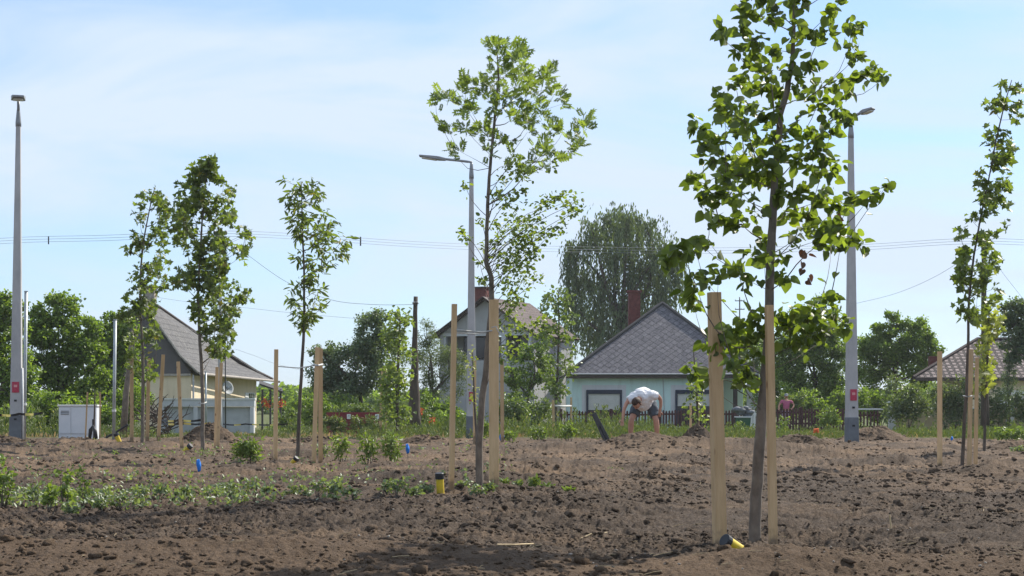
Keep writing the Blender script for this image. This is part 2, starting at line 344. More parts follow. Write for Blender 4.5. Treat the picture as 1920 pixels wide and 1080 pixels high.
# icosahedron template for clods
def ico(sub):
    import bmesh
    bm = bmesh.new(); bmesh.ops.create_icosphere(bm, subdivisions=sub, radius=1); bm.verts.ensure_lookup_table()
    v = np.array([x.co[:] for x in bm.verts]); f = [tuple(a.index for a in x.verts) for x in bm.faces]; bm.free(); return v, f
def rotmats(n, r=rng):
    q = r.normal(size=(n, 4)); q /= np.linalg.norm(q, axis=1)[:, None]; w, x, y, z = q.T
    return np.stack([1 - 2 * (y * y + z * z), 2 * (x * y - z * w), 2 * (x * z + y * w), 2 * (x * y + z * w), 1 - 2 * (x * x + z * z), 2 * (y * z - x * w),
                     2 * (x * z - y * w), 2 * (y * z + x * w), 1 - 2 * (x * x + y * y)], 1).reshape(n, 3, 3)
def lumps(name, pos, rad, sub, label=None, kindmat='clod', flat=.7, parent=None, jit=.28):
    v, f = ico(sub); n = len(pos); Rm = rotmats(n)
    V = np.repeat(v[None], n, 0) * (1 + rng.uniform(-jit, jit, size=(n, len(v), 1)))
    V = V * rng.uniform(.6, 1.25, size=(n, 1, 3)); V = np.einsum('nij,nkj->nki', Rm, V)
    V = V * rad[:, None, None] * np.array([1.1, 1.1, flat]); V = V + pos[:, None, :]
    return raw_mesh(name, V, len(v), f, M[kindmat], parent, smooth=False)
# heaps (bumped domes of dug soil)
HEAPS = []
def heap(px, py, D, w, h, label, deep=None, seed=0, lean=0):
    """px,py: middle of foot in the photo; w,h in photo pixels"""
    c = P(px, py, D); rx = pm(w / 2, D); ry = deep or rx * .7; H = pm(h, D)
    n, k = 44, 80; vs = []; fs = []
    rr = np.linspace(0, 1.15, n)[:, None]; th = np.linspace(0, 2 * math.pi, k, endpoint=False)[None]
    ang = .85 + .35 * fbm(np.cos(th) * 1.6 + seed * 5, np.sin(th) * 1.6, 3, seed + 50)
    X = c.x + rr * np.cos(th) * rx * ang; Y = c.y + rr * np.sin(th) * ry * ang
    prof = np.clip(1 - rr ** 1.35, -.12, 1) * H
    rough = (1 - np.abs(2 * fbm(X * 4, Y * 4, 4, seed + 60, .6) - 1) - .7) * H * .42 + (fbm(X * 14, Y * 14, 3, seed + 70) - .5) * H * .25
    Z = gsmooth(X, Y) + prof * (.7 + .6 * fbm(X * 2.2, Y * 2.2, 3, seed + 80)) + rough * np.clip(1.1 - rr, 0, 1) - .02 - .06 * (rr > 1.05)
    V = np.stack([X, Y, Z], -1).reshape(-1, 3)
    m = MB(); m.v = [tuple(a) for a in V]; m.t = []
    m.f = [(i * k + j, i * k + (j + 1) % k, (i + 1) * k + (j + 1) % k, (i + 1) * k + j) for i in range(n - 1) for j in range(k)]
    o = m.build('soil_heap', M['clod'], origin=(c.x, c.y, gs(c.x, c.y)), smooth=True)
    tag(o, label, 'soil heap', 'heaps of dug soil on the plot')
    s = rng.uniform(0, 1, 120) ** .5; a = rng.uniform(0, 6.28, 120)
    hx = c.x + s * np.cos(a) * rx; hy = c.y + s * np.sin(a) * ry; hz = gsmooth(hx, hy) + H * np.clip(1 - s ** 1.35, 0, 1) * .95
    HEAPS.append((np.stack([hx, hy, hz], 1), pm(1, D) * rng.uniform(1.2, 4.0, 120)))
heap(392, 828, 43.5, 120, 34, 'dark brown soil heap in front of the grey panelled garden wall', seed=1)
heap(8, 840, 41, 110, 16, 'low dark soil heap at the left edge in front of the tall lamp pole', seed=2)
heap(1308, 838, 37, 90, 36, 'soil heap behind the thick near stake with a thin seedling on its top', seed=3)
heap(1200, 846, 34.3, 190, 24, 'broad crumbly soil heap hiding the feet of the bending man', seed=4)
heap(1500, 842, 38, 170, 28, 'reddish brown soil heap right of the near tree trunk', seed=5)
heap(1640, 830, 45.5, 150, 30, 'soil heap directly behind the right concrete lamp pole', seed=6)
heap(800, 828, 42, 130, 20, 'low soil heap beyond the blue flag and left of the middle tree', seed=7)
heap(1850, 912, 24.5, 250, 22, 'low dark soil heap at the right edge nearest the camera', deep=.6, seed=8)
heap(1230, 893, 23.5, 110, 16, 'small clod heap on the open soil below the bending man', deep=.35, seed=9)
heap(1007, 880, 26, 36, 18, 'single big dark lump of earth right of the middle tree', deep=.14, seed=10)
heap(600, 832, 44, 120, 12, 'flat soil heap behind the paired stakes left of centre', seed=11)
heap(1900, 842, 38, 120, 18, 'soil heap at the right edge behind the leaning slim tree', seed=12)
heap(1310, 880, 27.5, 90, 12, 'pale low soil heap just left of the thick near stake', seed=13)
# clods: one uncountable mass
def scatter(n, y0, y1, umax=.34, power=1.0):
    t = rng.uniform(0, 1, n); Y = 1 / ((1 / y0) * (1 - t) + (1 / y1) * t); X = rng.uniform(-umax, umax, n) * Y; return X, Y
def clods():
    X, Y = scatter(48000, 9.5, 46); dens = fbm(X * .7, Y * .5, 3, 21)
    keep = rng.uniform(0, 1, len(X)) < np.clip((dens - .38) * 5, .10, 1) * np.where(Y < 12.4, .35, 1); X, Y = X[keep], Y[keep]
    r = np.clip(rng.lognormal(-4.35, .55, len(X)), .006, .07) * np.clip(Y / 20, .8, 1.25)
    Z = gsmooth(X, Y) + grough(X, Y) + r * .15
    big = r > .022
    P1 = np.stack([X, Y, Z], 1)
    hp = np.concatenate([h[0] for h in HEAPS]); hr = np.concatenate([h[1] for h in HEAPS])
    o = lumps('soil_crumbs', P1[~big], r[~big], 1); tag(o, kind='stuff')
    o = lumps('soil_clods', np.concatenate([P1[big], hp]), np.concatenate([r[big], hr]), 2); tag(o, kind='stuff')
clods()
# ------------------------------------------------------------------ leaves
def half(pts, lift=.10):
    """leaf folded on its midrib: right outline pts -> template"""
    n = len(pts); v = [(0, 0, 0), (0, 1, -.06)]
    v += [(x, y, lift * x * 2) for x, y in pts] + [(-x, y, lift * x * 2) for x, y in pts]
    return np.array(v, float), [tuple([0] + list(range(2, 2 + n)) + [1]), tuple([1] + list(range(1 + 2 * n, 1 + n, -1)) + [0])]
LEAF = {
 'heart': half([(.26, -.10), (.46, .12), (.44, .45), (.20, .80)], .22),
 'maple': half([(.22, .0), (.50, -.06), (.36, .22), (.62, .48), (.28, .50), (.20, .72)], .15),
 'lance': half([(.13, .22), (.16, .50), (.09, .80)], .2),
 'oval': half([(.26, .15), (.34, .48), (.20, .82)], .2),
 'quad': half([(.30, .45)], .25),
}
def pinnate(k=4):
    v0, f0 = LEAF['lance']; V = []; F = []; b = 0
    spots = [(0, .62, 0)] + [(s, .12 + .17 * i, s * R(52)) for i in range(k) for s in (1, -1)]
    for s, y, a in spots:
        sc = .42; c, sn = math.cos(a), math.sin(a); w = v0 * sc * np.array([1.15, 1, 1])
        q = np.stack([w[:, 0] * c + w[:, 1] * sn, -w[:, 0] * sn + w[:, 1] * c + y, w[:, 2] - abs(s) * .05 * w[:, 1]], 1); V.append(q)
        F += [tuple(i + b for i in f) for f in f0]; b += len(q)
    return np.concatenate(V), F
LEAF['pinnate'] = pinnate()
def leaves(name, pos, size, tmpl, m, parent=None, out=None, droop=.45, outw=.5, tint=None, upn=.8, origin=None):
    n = len(pos); v, f = LEAF[tmpl]
    a = rng.normal(size=(n, 3)) * np.array([1, 1, .6]); a /= np.linalg.norm(a, axis=1)[:, None]
    if out is not None: a = a + out * outw
    a[:, 2] -= droop; a /= np.linalg.norm(a, axis=1)[:, None]
    nn = rng.normal(size=(n, 3)); nn[:, 2] += upn; nn -= a * np.sum(nn * a, 1)[:, None]; nn /= np.linalg.norm(nn, axis=1)[:, None]
    b = np.cross(a, nn); sz = size * np.ones(n) if not hasattr(size, '__len__') else size
    V = (b[:, None] * v[None, :, 0, None] + a[:, None] * v[None, :, 1, None] + nn[:, None] * v[None, :, 2, None]) * sz[:, None, None] + pos[:, None]
    if tint is None: tint = rng.beta(1.6, 1.6, n)
    return raw_mesh(name, V, len(v), f, m, parent, tint, smooth=False, origin=origin)

def jitter_line(a, b, n=5, bend=.08, sag=0):
    a, b = Vector(a), Vector(b); Ln = (b - a).length; o = Vector(rng.normal(size=3)) * Ln * bend
    return [a.lerp(b, i / (n - 1)) + o * math.sin(math.pi * i / (n - 1)) + Vector((0, 0, sag * Ln * math.sin(math.pi * i / (n - 1)))) for i in range(n)]
def sapling(name, label, D, trunk, clusters, tmpl, size, lm, group=None, cat='young tree', depth=.5, bark='bark', rad_leaf=1.0, nl=9, upcost=1.6, twig=.0035, droop=.45, dead=None, outw=.5, extra=0):
    """trunk: [(px,py,half width px)] from the ground up; clusters: [(px,py,r px)]"""
    tb = P(trunk[0][0], trunk[0][1], D); base = Vector((tb.x, D, min(tb.z, gs(tb.x, D)) ))
    root = empty(name, base, label, cat, group)
    tp = []; 
    for px, py, r in trunk: tp.append((P(px, py, D), pm(r, D)))
    b0 = tp[0][0].copy(); b0.z -= .12; tp = [(b0, tp[0][1] * 1.25)] + tp
    # wavy subdivision of the trunk line
    pts = []; rad = []
    for i in range(len(tp) - 1):
        for k in range(4):
            t = k / 4; p = tp[i][0].lerp(tp[i + 1][0], t); w = tp[i][1] * .13
            pts.append(p + Vector((random.uniform(-w, w), random.uniform(-w, w), 0))); rad.append(tp[i][1] * (1 - t) + tp[i + 1][1] * t)
    pts.append(tp[-1][0]); rad.append(tp[-1][1])
    mb = MB(); mb.tube(pts, rad, 9); mb.build('trunk', M[bark], root, smooth=True)
    # branches: every leaf cluster hangs on the nearest node below it
    nodes = [(p, True) for p in pts[6:]]; npos = [np.array(p) for p in pts[6:]]
    cl = []
    tx = np.array([[p.x, p.z] for p in pts])
    for c in clusters:
        p = P(c[0], c[1], D); cl.append([np.array(p) + np.array([0, 0, 0]), pm(c[2], D), c])
    def dtr(p): return np.min(np.hypot(tx[:, 0] - p[0], tx[:, 1] - p[2]))
    for c in cl:
        d = dtr(c[0]); dy = rng.normal() * min(depth * .55, .12 + d * .8); c[0][:] = np.array(P(c[2][0], c[2][1], D + dy))
    cl.sort(key=lambda c: dtr(c[0])); par = []; nt_ = len(npos); 
    for c in cl:
        q = np.array(npos); dd = q - c[0]; dist = np.linalg.norm(dd, axis=1); up = np.clip(dd[:, 2] + .35 * dist, 0, None); cost = dist + upcost * up
        cost[:nt_] *= .92
        j = int(np.argmin(cost)); par.append(j); npos.append(c[0])
    load = [1] * len(cl)
    for i in range(len(cl) - 1, -1, -1):
        if par[i] >= nt_: load[par[i] - nt_] += load[i]
    bm_ = MB()
    for i, c in enumerate(cl):
        a = Vector(npos[par[i]]); b = Vector(c[0]); r1 = twig * (load[i] ** .42); r2 = twig * .6 * max(1, (load[i] - 1)) ** .3
        bm_.tube(jitter_line(a, b, 5, .05, -.04), [r1, r1 * .95, (r1 + r2) / 2, r2, r2 * .8], 5)
    bm_.tube(pts[5:], [r_ * .6 for r_ in rad[5:]], 5)      # the heartwood the branches grow from
    bm_.build('branches', M[bark], root, smooth=True)
    ps = []; outs = []
    for i, c in enumerate(cl):
        n = c[2][3] if len(c[2]) > 3 else max(3, int(nl * 1.45 * (c[2][2] / 14) ** 1.2))
        a = npos[par[i]]; b = c[0]; d = b - a; d /= np.linalg.norm(d) + 1e-9
        g = rng.normal(size=(n, 3)) * c[1] * .55 * rad_leaf
        ps.append(b + g); o = g / (np.linalg.norm(g, axis=1)[:, None] + 1e-9) + d * .8; outs.append(o)
        if extra:
            t = rng.uniform(.3, .9, extra); ps.append(a + (b - a) * t[:, None] + rng.normal(size=(extra, 3)) * c[1] * .25); outs.append(np.repeat(d[None], extra, 0) * .5)
    ps = np.concatenate(ps); outs = np.concatenate(outs)
    leaves('crown', ps, size * rng.uniform(.45, 1.25, len(ps)), tmpl, lm, root, outs, droop, outw)
    if dead:
        q = np.concatenate([np.array(P(x, y, D)) + rng.normal(size=(4, 3)) * pm(6, D) for x, y in dead])
        leaves('withered_leaves', q, size * .75, tmpl, M['dead'], root, None, .9)
    return root
def envelope(rows, n, r=(7, 12), gap=.42, seed=0):
    rows = sorted(rows); ys = [a[0] for a in rows]; out = []; k = 0
    while len(out) < n and k < n * 30:
        k += 1; y = random.uniform(ys[0], ys[-1]); xl = np.interp(y, ys, [a[1] for a in rows]); xr = np.interp(y, ys, [a[2] for a in rows])
        if random.random() > (xr - xl) / max(a[2] - a[1] for a in rows) * .8 + .3: continue
        x = random.uniform(xl, xr); v = float(fbm(np.array([x / 22.0 + seed]), np.array([y / 22.0]), 2, seed)[0])
        if v < gap: continue
        out.append((x, y, random.uniform(*r)))
    return out
def C(lst, x0, y0, s, r=16): return [(x0 + a[0] * s, y0 + a[1] * s, a[2] if len(a) > 2 else r) for a in lst]

# near lime tree
c7 = C([(340,180),(480,190),(500,50),(600,100),(700,50),(830,20),(1050,20),(1000,90),(1140,160),(1165,155,9),(800,160),(880,200),(980,195),(570,240),(460,310),(560,310),(700,300),(640,420,19),(520,400),(760,420,18),
 (880,380,18),(1140,290),(1160,340,12),(1250,400,15),(1240,450,15),(1320,465,12),(1160,450,12),(440,500),(500,500),(620,520,19),(720,540,18),(820,510),(940,510),(1060,510),(1110,560,12),(880,575,13),(960,640),(340,560,8),(390,620),(380,670),(460,610),
 (540,630,13),(600,690,14),(670,660,14),(370,720,12),(440,730),(510,740),(200,715,8),(210,770,10),(260,830),(290,800),(350,840,12),(450,790),(828,690,7,2),(1030,700),(1090,690),(1010,760,12),(640,800),(760,780,12),(860,770,13),
 (920,820,18),(540,840,14),(700,870,18),(770,880,18),(930,900,18),(980,960,17),(1010,1010,17),(900,1030,12),(250,950,11),(330,960),(430,950),(500,960,18),(560,950),(640,970,18),(800,950),(400,1040,17),(500,1030),(590,1040,19),(180,1055,8)], 1240, 0, .315)
c7 += C([(200,80,8),(205,127,9),(265,115,10),(265,165),(260,235,10),(300,180),(350,160),(400,165),(450,170),(330,300,17),(385,300),(440,310,12),(500,260,14),(360,90,15),(420,60,15),(530,80,17),(560,30,19),(600,100,16),(640,150,17),(690,170,17),(740,150,15),(650,250),(700,260,12),
 (760,265,14),(740,330),(810,390,15),(800,320,15),(860,320,17),(870,415,13),(900,350,15),(915,410,12),(840,150,14),(820,195,12),(880,210,14),(930,210,16),(990,185,13),(1050,190,12),(1110,150,12),(1145,118,9),(960,370,15),(1010,410,14),(690,385,14),(550,385,10),(480,460,14),(520,475,9),(550,480,12),
 (620,460,12),(470,580,14),(620,560,11),(660,562,7),(230,395,12),(275,385,8),(150,440,19),(110,475,19),(70,480,12),(195,420,14),(330,530,14),(380,510,10),(420,540,6),(290,575,15),(245,560,10),(220,605,14),(190,650,15),(170,660,10),(210,700,10),
 (660,760,17),(700,735,15),(740,730,17),(800,720,17),(860,690,18),(890,740,18),(930,800,18),(700,800,18),(620,760,17),(640,850,16),(720,880,18),(760,840,18),(810,820,16),(500,770,17),(440,780,18),(400,830,18),(460,850,18),(520,820,17),(410,900,18),(480,900,18),
 (350,860,17),(280,880,15),(450,1000,17),(400,980,15),(500,1060,15),(560,730,13),(840,780,15),(780,770,15)], 1220, 300, .389)
c7 += [(1298,700,13),(1318,712,10),(1332,706,12),(1345,655,12),(1400,700,13),(1385,720,10)]
c7 += envelope([(-150,1440,1530),(-80,1400,1560),(-10,1370,1590)], 26, (15, 19), .3, 3)
sapling('lime_tree', 'tall young lime tree nearest the camera with large heart shaped leaves', 13.5,
        [(1415,1036,12),(1419,930,11),(1425,820,10.5),(1434,720,9.5),(1440,640,9),(1447,450,8),(1449,400,7.5),(1455,310,6.5),(1463,215,6),(1476,170,5.5),(1487,100,4),(1489,20,3.2),(1485,-60,2.5),(1480,-140,1.8)],
        c7, 'heart', .083, M['lime'], depth=.8, nl=8.5, twig=.0028, bark='bark_grey', droop=.6, dead=[(1511,477),(1518,512),(1575,415)], extra=1, rad_leaf=.9)
# middle ash tree
c5 = C([(190,490,13),(230,480,12),(145,495,8),(350,390,14),(400,385,9),(330,430,9),(470,370,12),(530,370,12),(345,525,9),(400,570,11),(370,560,9),(170,650,9),(240,710,12),(350,680,13),(270,840,9),(330,870,11),(530,90,9),(580,110,11),(640,120,13),(720,130,13),(765,135,8),(600,180,12),(700,190,13),(560,240,10),(640,260,12),
 (740,215,12),(580,320,13),(650,310,13),(700,300,12),(780,300,14),(820,340,13),(740,400,14),(800,420,14),(850,380,11),(620,440,13),(500,470,9),(560,520,12),(620,550,14),(690,500,13),(860,490,11),(890,540,12),(910,600,8),(940,310,12),(980,290,10),(920,360,11),(1000,450,11),(1050,460,11),(1060,520,8),(970,400,8),(700,620,14),(780,610,15),(800,660,13),
 (740,570,13),(810,720,10),(495,700,10),(520,760,11),(450,750,7),(510,820,10),(600,800,12),(700,780,8),(530,880,8),(1000,670,11),(1060,720,11),(980,710,10),(1220,640,11),(1190,680,12),(1240,690,9),(1150,730,10),(1120,800,11),(1180,830,8),(1100,860,9),(930,790,10),(920,840,11),(870,840,9),(900,900,9),(960,860,8),(1000,920,12),(800,930,9),(690,890,8),(720,960,8),(660,980,6),(780,1030,10),(840,950,8)], 780, 60, .2593)
T5D = 18.9
r5 = sapling('ash_tree', 'slender forked young tree in the middle with feathery leaves and twiggy open crown', T5D,
        [(900,914,7.5),(898,840,6.8),(903,760,6.3),(912,690,6),(917,620,5.8),(922,565,5.2),(921,520,4.7),(912,490,4.2),(913,420,3.6),(916,350,3.2),(922,280,2.8),(928,220,2.6),(935,150,1.8),(932,95,1)],
        c5, 'pinnate', .125, M['ash'], depth=.9, nl=10, twig=.0027, bark='bark_grey', droop=-.35, outw=.9, upcost=2.6, rad_leaf=.75)
c5b = C([(560,30),(640,100),(620,60),(820,20,10),(540,250),(600,240),(480,390,12),(570,350),(650,360),(720,350),(560,430),(650,430),(730,440),(790,450,11),(620,500),(560,520),(690,510),(620,570),(700,560),(550,600),(640,640),(520,650,11),(580,680),(640,720),(720,710,11),(530,730),(610,790),(560,830,10),(600,850,12),
 (800,230,9),(850,220,9),(780,260,8),(900,245,12),(940,260,12),(910,330,11),(950,300,9),(860,400,11),(740,290,8),(390,370,6),(400,520,7),(380,610,7),(400,710,8),(290,150,8),(260,430,6),(300,470,6),(460,220,8),(500,200,8),(680,400),(600,480),(600,620),(660,560),(480,560,9),(500,480,9),(640,190,8),(520,130,8)], 780, 300, .315, 13)
c5b += [(948,620,13),(972,613,14),(988,618,12),(1005,610,10),(961,655,12),(942,668,10),(953,590,12),(968,572,12),(1020,600,8),(930,640,8)]
tb5 = []
sub = MB()
ps = []
for (x, y, r) in c5b:
    n = max(8, int(r * 2.6)); q = np.array(P(x, y, T5D + random.gauss(0, .22))); ps.append(q + rng.normal(size=(n, 3)) * pm(r * .75, T5D))
    if random.random() < .6:
        t = min(max((y + 70 - 95) / 700, 0), 1); ax = np.interp(y + 45, [150, 350, 490, 565, 700], [935, 916, 912, 922, 912]); sub.tube(jitter_line(P(ax, y + 45 + abs(x - ax) * .35, T5D), q, 5, .05), [.005, .004, .0035, .003, .002], 5)
leaves('lower_foliage', np.concatenate(ps), .050 * rng.uniform(.6, 1.3, sum(len(a) for a in ps)), 'oval', M['hornbeam'], r5, None, .3)
sub.build('twigs', M['bark_grey'], r5, smooth=True)

sapling('maple_tree', 'narrow young tree in front of the dark grey gable, leftmost of the tall leafy ones', 42,
        [(267,828,3.6),(268,740,3.2),(268,660,2.6),(263,580,2.2),(264,500,1.8),(271,440,1.4),(283,380,1),(290,352,.8)],
        envelope([(352,286,302),(375,255,315),(400,248,318),(425,262,305),(445,240,308),(470,240,308),(500,243,322),(530,250,322),(560,235,315),(590,225,300),(620,245,298),(650,238,300),(690,242,292),(715,252,280)], 165, (7, 11), .40, 5),
        'maple', .125, M['maple'], depth=.8, nl=11, twig=.006, bark='bark_grey', rad_leaf=.75)
sapling('maple_tree', 'bushiest young maple tree, full crown rising above the eaves of the left house', 38.5,
        [(380,846,4),(380,780,3.6),(379,700,3.3),(374,630,2.9),(371,560,2.5),(375,480,2.1),(380,400,1.5),(387,330,1),(389,300,.8)],
        envelope([(298,385,395),(330,350,410),(355,335,437),(400,325,440),(430,322,468),(455,330,468),(480,345,465),(500,338,432),(530,325,440),(555,368,468),(580,355,440),(610,372,445),(640,392,438),(665,400,428)], 290, (8, 12), .36, 9),
        'maple', .125, M['maple'], depth=1.3, nl=12, twig=.004, bark='bark_grey', rad_leaf=.8)
sapling('narrow_leaved_tree', 'spindly young tree with long hanging leaves between a lone stake and paired stakes', 30.5,
        [(558,870,4),(560,800,3.6),(564,720,3.2),(568,650,2.9),(571,600,2.6),(570,560,2.3),(570,500,1.9),(567,440,1.6),(566,390,1.1),(565,345,.8)],
        envelope([(338,533,600),(365,533,612),(390,538,600),(415,545,635),(440,540,655),(465,540,658),(490,545,640),(505,565,600),(525,563,585),(540,548,603),(565,540,607),(580,545,607),(600,552,578),(612,560,575)], 110, (7, 11), .38, 13),
        'lance', .15, M['maple'], depth=.9, nl=13, twig=.0045, droop=.7)
sapling('hornbeam_tree', 'small bright green columnar tree left of the dark wooden pole', 50,
        [(745,815,3.5),(745,740,3),(747,660,2.2),(750,590,1)],
        envelope([(582,738,765),(610,722,772),(660,725,776),(700,720,772),(740,718,770),(790,722,772)], 170, (7, 10), .25, 17), 'oval', .13, M['hornbeam'], depth=1.1, nl=13, twig=.006)
sapling('maple_tree', 'dark green slim tree tied between two short stakes left of the teal house', 55,
        [(1042,822,3),(1043,740,2.6),(1046,680,2.2),(1048,600,1.6),(1047,545,.8)],
        envelope([(540,1030,1062),(570,1018,1072),(610,1015,1078),(650,1018,1080),(690,1022,1078),(720,1028,1068),(740,1034,1058)], 120, (7, 10), .33, 19), 'oval', .14, M['shrub'], depth=1.2, nl=12, twig=.006)
sapling('maple_tree', 'tall thin leaning tree at the right side, its narrow crown bending towards the frame edge', 30.1,
        [(1804,884,3.7),(1808,800,3.4),(1813,720,3),(1815,650,2.7),(1817,560,2.3),(1826,480,2),(1838,410,1.7),(1855,330,1.3),(1868,260,1.5),(1885,190,1.1),(1897,150,.7)],
        envelope([(148,1885,1908),(180,1852,1917),(215,1848,1915),(245,1850,1905),(275,1855,1898),(292,1858,1892),(320,1838,1885),(350,1835,1888),(380,1838,1890),(410,1815,1890),(440,1798,1885),(470,1792,1880),(500,1798,1862),(550,1782,1872),(600,1795,1832)], 130, (6, 10), .42, 23),
        'maple', .13, M['maple'], depth=.6, nl=11, twig=.0035)
sapling('maple_tree', 'small yellow green sapling in front of the grey utility pole at right', 36,
        [(1845,862,3),(1848,760,2.5),(1852,660,2),(1855,580,1)],
        envelope([(555,1842,1866),(590,1838,1880),(640,1836,1874),(690,1830,1858),(735,1828,1848)], 60, (6, 9), .42, 29), 'maple', .15, M['yelleaf'], depth=.6, nl=8, twig=.004)
sapling('sapling', 'thin sapling with yellowing leaves beside the foot of the middle lamp pole', 40,
        [(894,825,2.5),(890,760,2),(887,690,1.5),(886,660,.8)], envelope([(655,875,900),(700,874,896),(770,878,892)], 20, (5, 8), .35, 31), 'oval', .1, M['yelleaf'], depth=.4, nl=7, twig=.004)
sapling('sapling', 'small leafy sapling planted on a soil heap in front of the teal house', 40,
        [(1308,805,2.5),(1307,740,2),(1303,690,1.3),(1300,655,.8)], envelope([(650,1292,1308),(690,1290,1312),(740,1284,1320),(785,1292,1322)], 42, (6, 9), .35, 33), 'oval', .11, M['hornbeam'], depth=.5, nl=8, twig=.004)
sapling('sapling', 'thin bare stemmed sapling between two thin stakes in front of the white cabinet', 43.5,
        [(176,822,1.8),(177,780,1.6),(178,735,1)], envelope([(725,170,192),(750,172,186)], 9, (4, 6), .3, 35), 'oval', .10, M['maple'], depth=.3, nl=6, twig=.004)

# ------------------------------------------------------------------ stakes and ties
SG = {'a': 'pine stakes around the near lime tree', 'b': 'pine stakes of the planted trees'}
def stake(top, bot, w, D, label, wd=None, rz=16, g='b'):
    a = P(*bot, D); b = P(*top, D); d = (b - a).normalized(); base = a.copy(); a = a - d * .15
    ww = pm(w, D) / (math.cos(R(rz)) + math.sin(R(rz)) * (wd or 1)); 
    m = MB(); m.bar(a, b, ww, ww * (wd or 1), ww * .97, rz=R(rz))
    o = m.build('stake', M['stake'], origin=base, bevel=.003); return tag(o, label, 'stake', 'pine support stakes of the young trees')
stake((1339,548),(1350,1037),27,13.25,'thick pine stake left of the nearest tree trunk', .8, 20)
stake((1442,572),(1450,1035),17,13.2,'pine stake right against the nearest tree trunk', .8, 14)
stake((852,570),(846,920),11.5,18.6,'pine stake left of the middle tree, beside the upright yellow pipe', .9, 22)
stake((926,562),(926,916),19,18.5,'wide flat pine stake right of the middle tree trunk', .6, 8)
stake((518,655),(516,870),9,31,'lone pine stake left of the spindly tree with hanging leaves', .9)
stake((595,651),(588,876),9,30,'front left stake of the tight pair right of the spindly tree', .9)
stake((601,653),(601,874),9,30.6,'right stake of the tight pair right of the spindly tree', .9)
stake((247,671),(247,828),8,42,'pine stake left of the narrow tree in front of the dark gable', .9)
stake((279,672),(276,826),8,43.5,'dull shaded pine stake directly right of the narrow tree trunk by the dark gable', .9)
stake((306,665),(297,825),8,42.6,'pine stake leaning right in front of the left end of the garden wall', .9)
stake((334,678),(341,844),8,38.8,'pine stake leaning left in front of the garden wall panels', .9)
stake((407,688),(404,844),7,39.4,'shaded rear stake of the pair right of the bushy maple', .9)
stake((415,680),(408,844),7,38.2,'sunlit front stake of the pair right of the bushy maple', .9)
stake((1762,659),(1762,879),9,30,'lone pine stake left of the leaning slim tree at right', .9)
stake((1821,655),(1817,885),8,29.8,'left stake of the pair touching the leaning slim tree at right', .9)
stake((1832,670),(1829,886),7,30.8,'right stake of the pair by the leaning slim tree at right', .9)
stake((717,690),(713,808),5.5,52,'left thin stake before the small bright green columnar tree', .9)
stake((724,694),(723,806),5,54,'right thin stake touching the small bright green columnar tree', .9)
stake((890,676),(890,826),6.5,41,'thin stake in front of the middle concrete lamp pole', .9)
stake((941,676),(942,828),7,41,'thin stake just right of the wide stake of the middle tree', .9)
stake((1037,750),(1038,815),5,54,'short stake left of the dark green tree by the teal house', .9)
stake((1071,745),(1071,812),4,55,'short stake right of the dark green tree, against the teal wall', .9)
stake((1295,756),(1295,812),4.5,41,'short stake left of the sapling on the soil heap', .9)
stake((1309,752),(1309,808),5,40.6,'short stake right of the sapling on the soil heap', .9)
stake((164,735),(160,824),3.5,43,'thin stake crossing the middle of the white cabinet', .9)
stake((188,735),(187,824),3.5,44,'thin stake just right of the white cabinet', .9)
def tie(pts, D, label, r=.006):
    m = MB(); m.tube([P(x, y, d) for x, y, d in pts], r, 6); c = P(pts[0][0], pts[0][1], pts[0][2])
    return tag(m.build('tree_tie', M['strap'], origin=c, smooth=True), label, 'tree tie', 'ties between stakes and trees')
tie([(857,618,18.5),(880,621,18.75),(905,623,18.7),(922,620,18.4)],19,'upper pale strap tying the middle tree to its stakes', .008)
tie([(922,614,18.35),(930,612,18.3),(936,626,18.35)],19,'loop of pale strap around the wide stake of the middle tree')
tie([(855,624,18.7),(885,626,18.9),(912,626,18.8)],19,'lower strand of strap left of the middle tree trunk', .006)
tie([(522,687,30.8),(560,690,30.4),(592,685,29.8)],30,'pale string from lone stake to the spindly tree', .01)
tie([(588,684,29.85),(596,685,29.8),(605,683,30.4)],30,'white band around the tight pair of stakes', .016)
tie([(1040,761,54),(1055,762,54.5),(1071,761,55)],54,'pale crossbar between the two short stakes by the teal house', .035)
tie([(1806,742,30),(1814,744,29.6),(1822,742,29.7)],30,'white tie holding the leaning slim tree at right', .012)
tie([(373,756,38.3),(382,757,38.2),(387,754,38.4)],38,'white tie around the trunk of the bushy maple', .014)
tie([(718,726,51.8),(726,726,51.6),(733,725,51.6)],51,'pale tie at the small bright green columnar tree', .015)

# ------------------------------------------------------------------ pipes, flags, spade, bag
def pipe(px, py, D, w, h, ang, label, fwd=.25):
    """yellow drainage pipe end with black cap; px,py foot in photo"""
    r = pm(w / 2, D); Ln = pm(h, D); a = P(px, py, D); z = gs(a.x, a.y); d = Vector((math.sin(R(ang)), -fwd, math.cos(R(ang)))).normalized()
    root = empty('drainage_pipe', a, label, 'pipe', 'yellow drainage pipe ends by the young trees')
    m = MB(); n = 22; pts = []; rr = []
    for i in range(n + 1):
        pts.append(a + d * (Ln * (-.25 + .97 * i / n))); rr.append(r * (.94 if i % 2 else 1.0))
    m.tube(pts, rr, 16); m.build('pipe', M['yellow'], root, smooth=True)
    m = MB(); m.tube([a + d * Ln * .70, a + d * Ln * .71, a + d * Ln * .98, a + d * Ln], [r * 1.05, r * 1.1, r * 1.1, r * .98], 16); m.build('cap', M['black'], root)
pipe(1383,1029,12.8,23,38,-56,'yellow pipe end with black cap lying at the foot of the thick near stake', .55)
pipe(826,924,18.4,15,38,-3,'upright yellow pipe end with black cap left of the middle tree', .15)
pipe(224,829,41.5,9,18,-22,'leaning yellow pipe end beside the thin steel pole at left', .1)
pipe(342,850,38.2,10,24,48,'tilted yellow pipe end with black cap at the stake before the garden wall', .2)
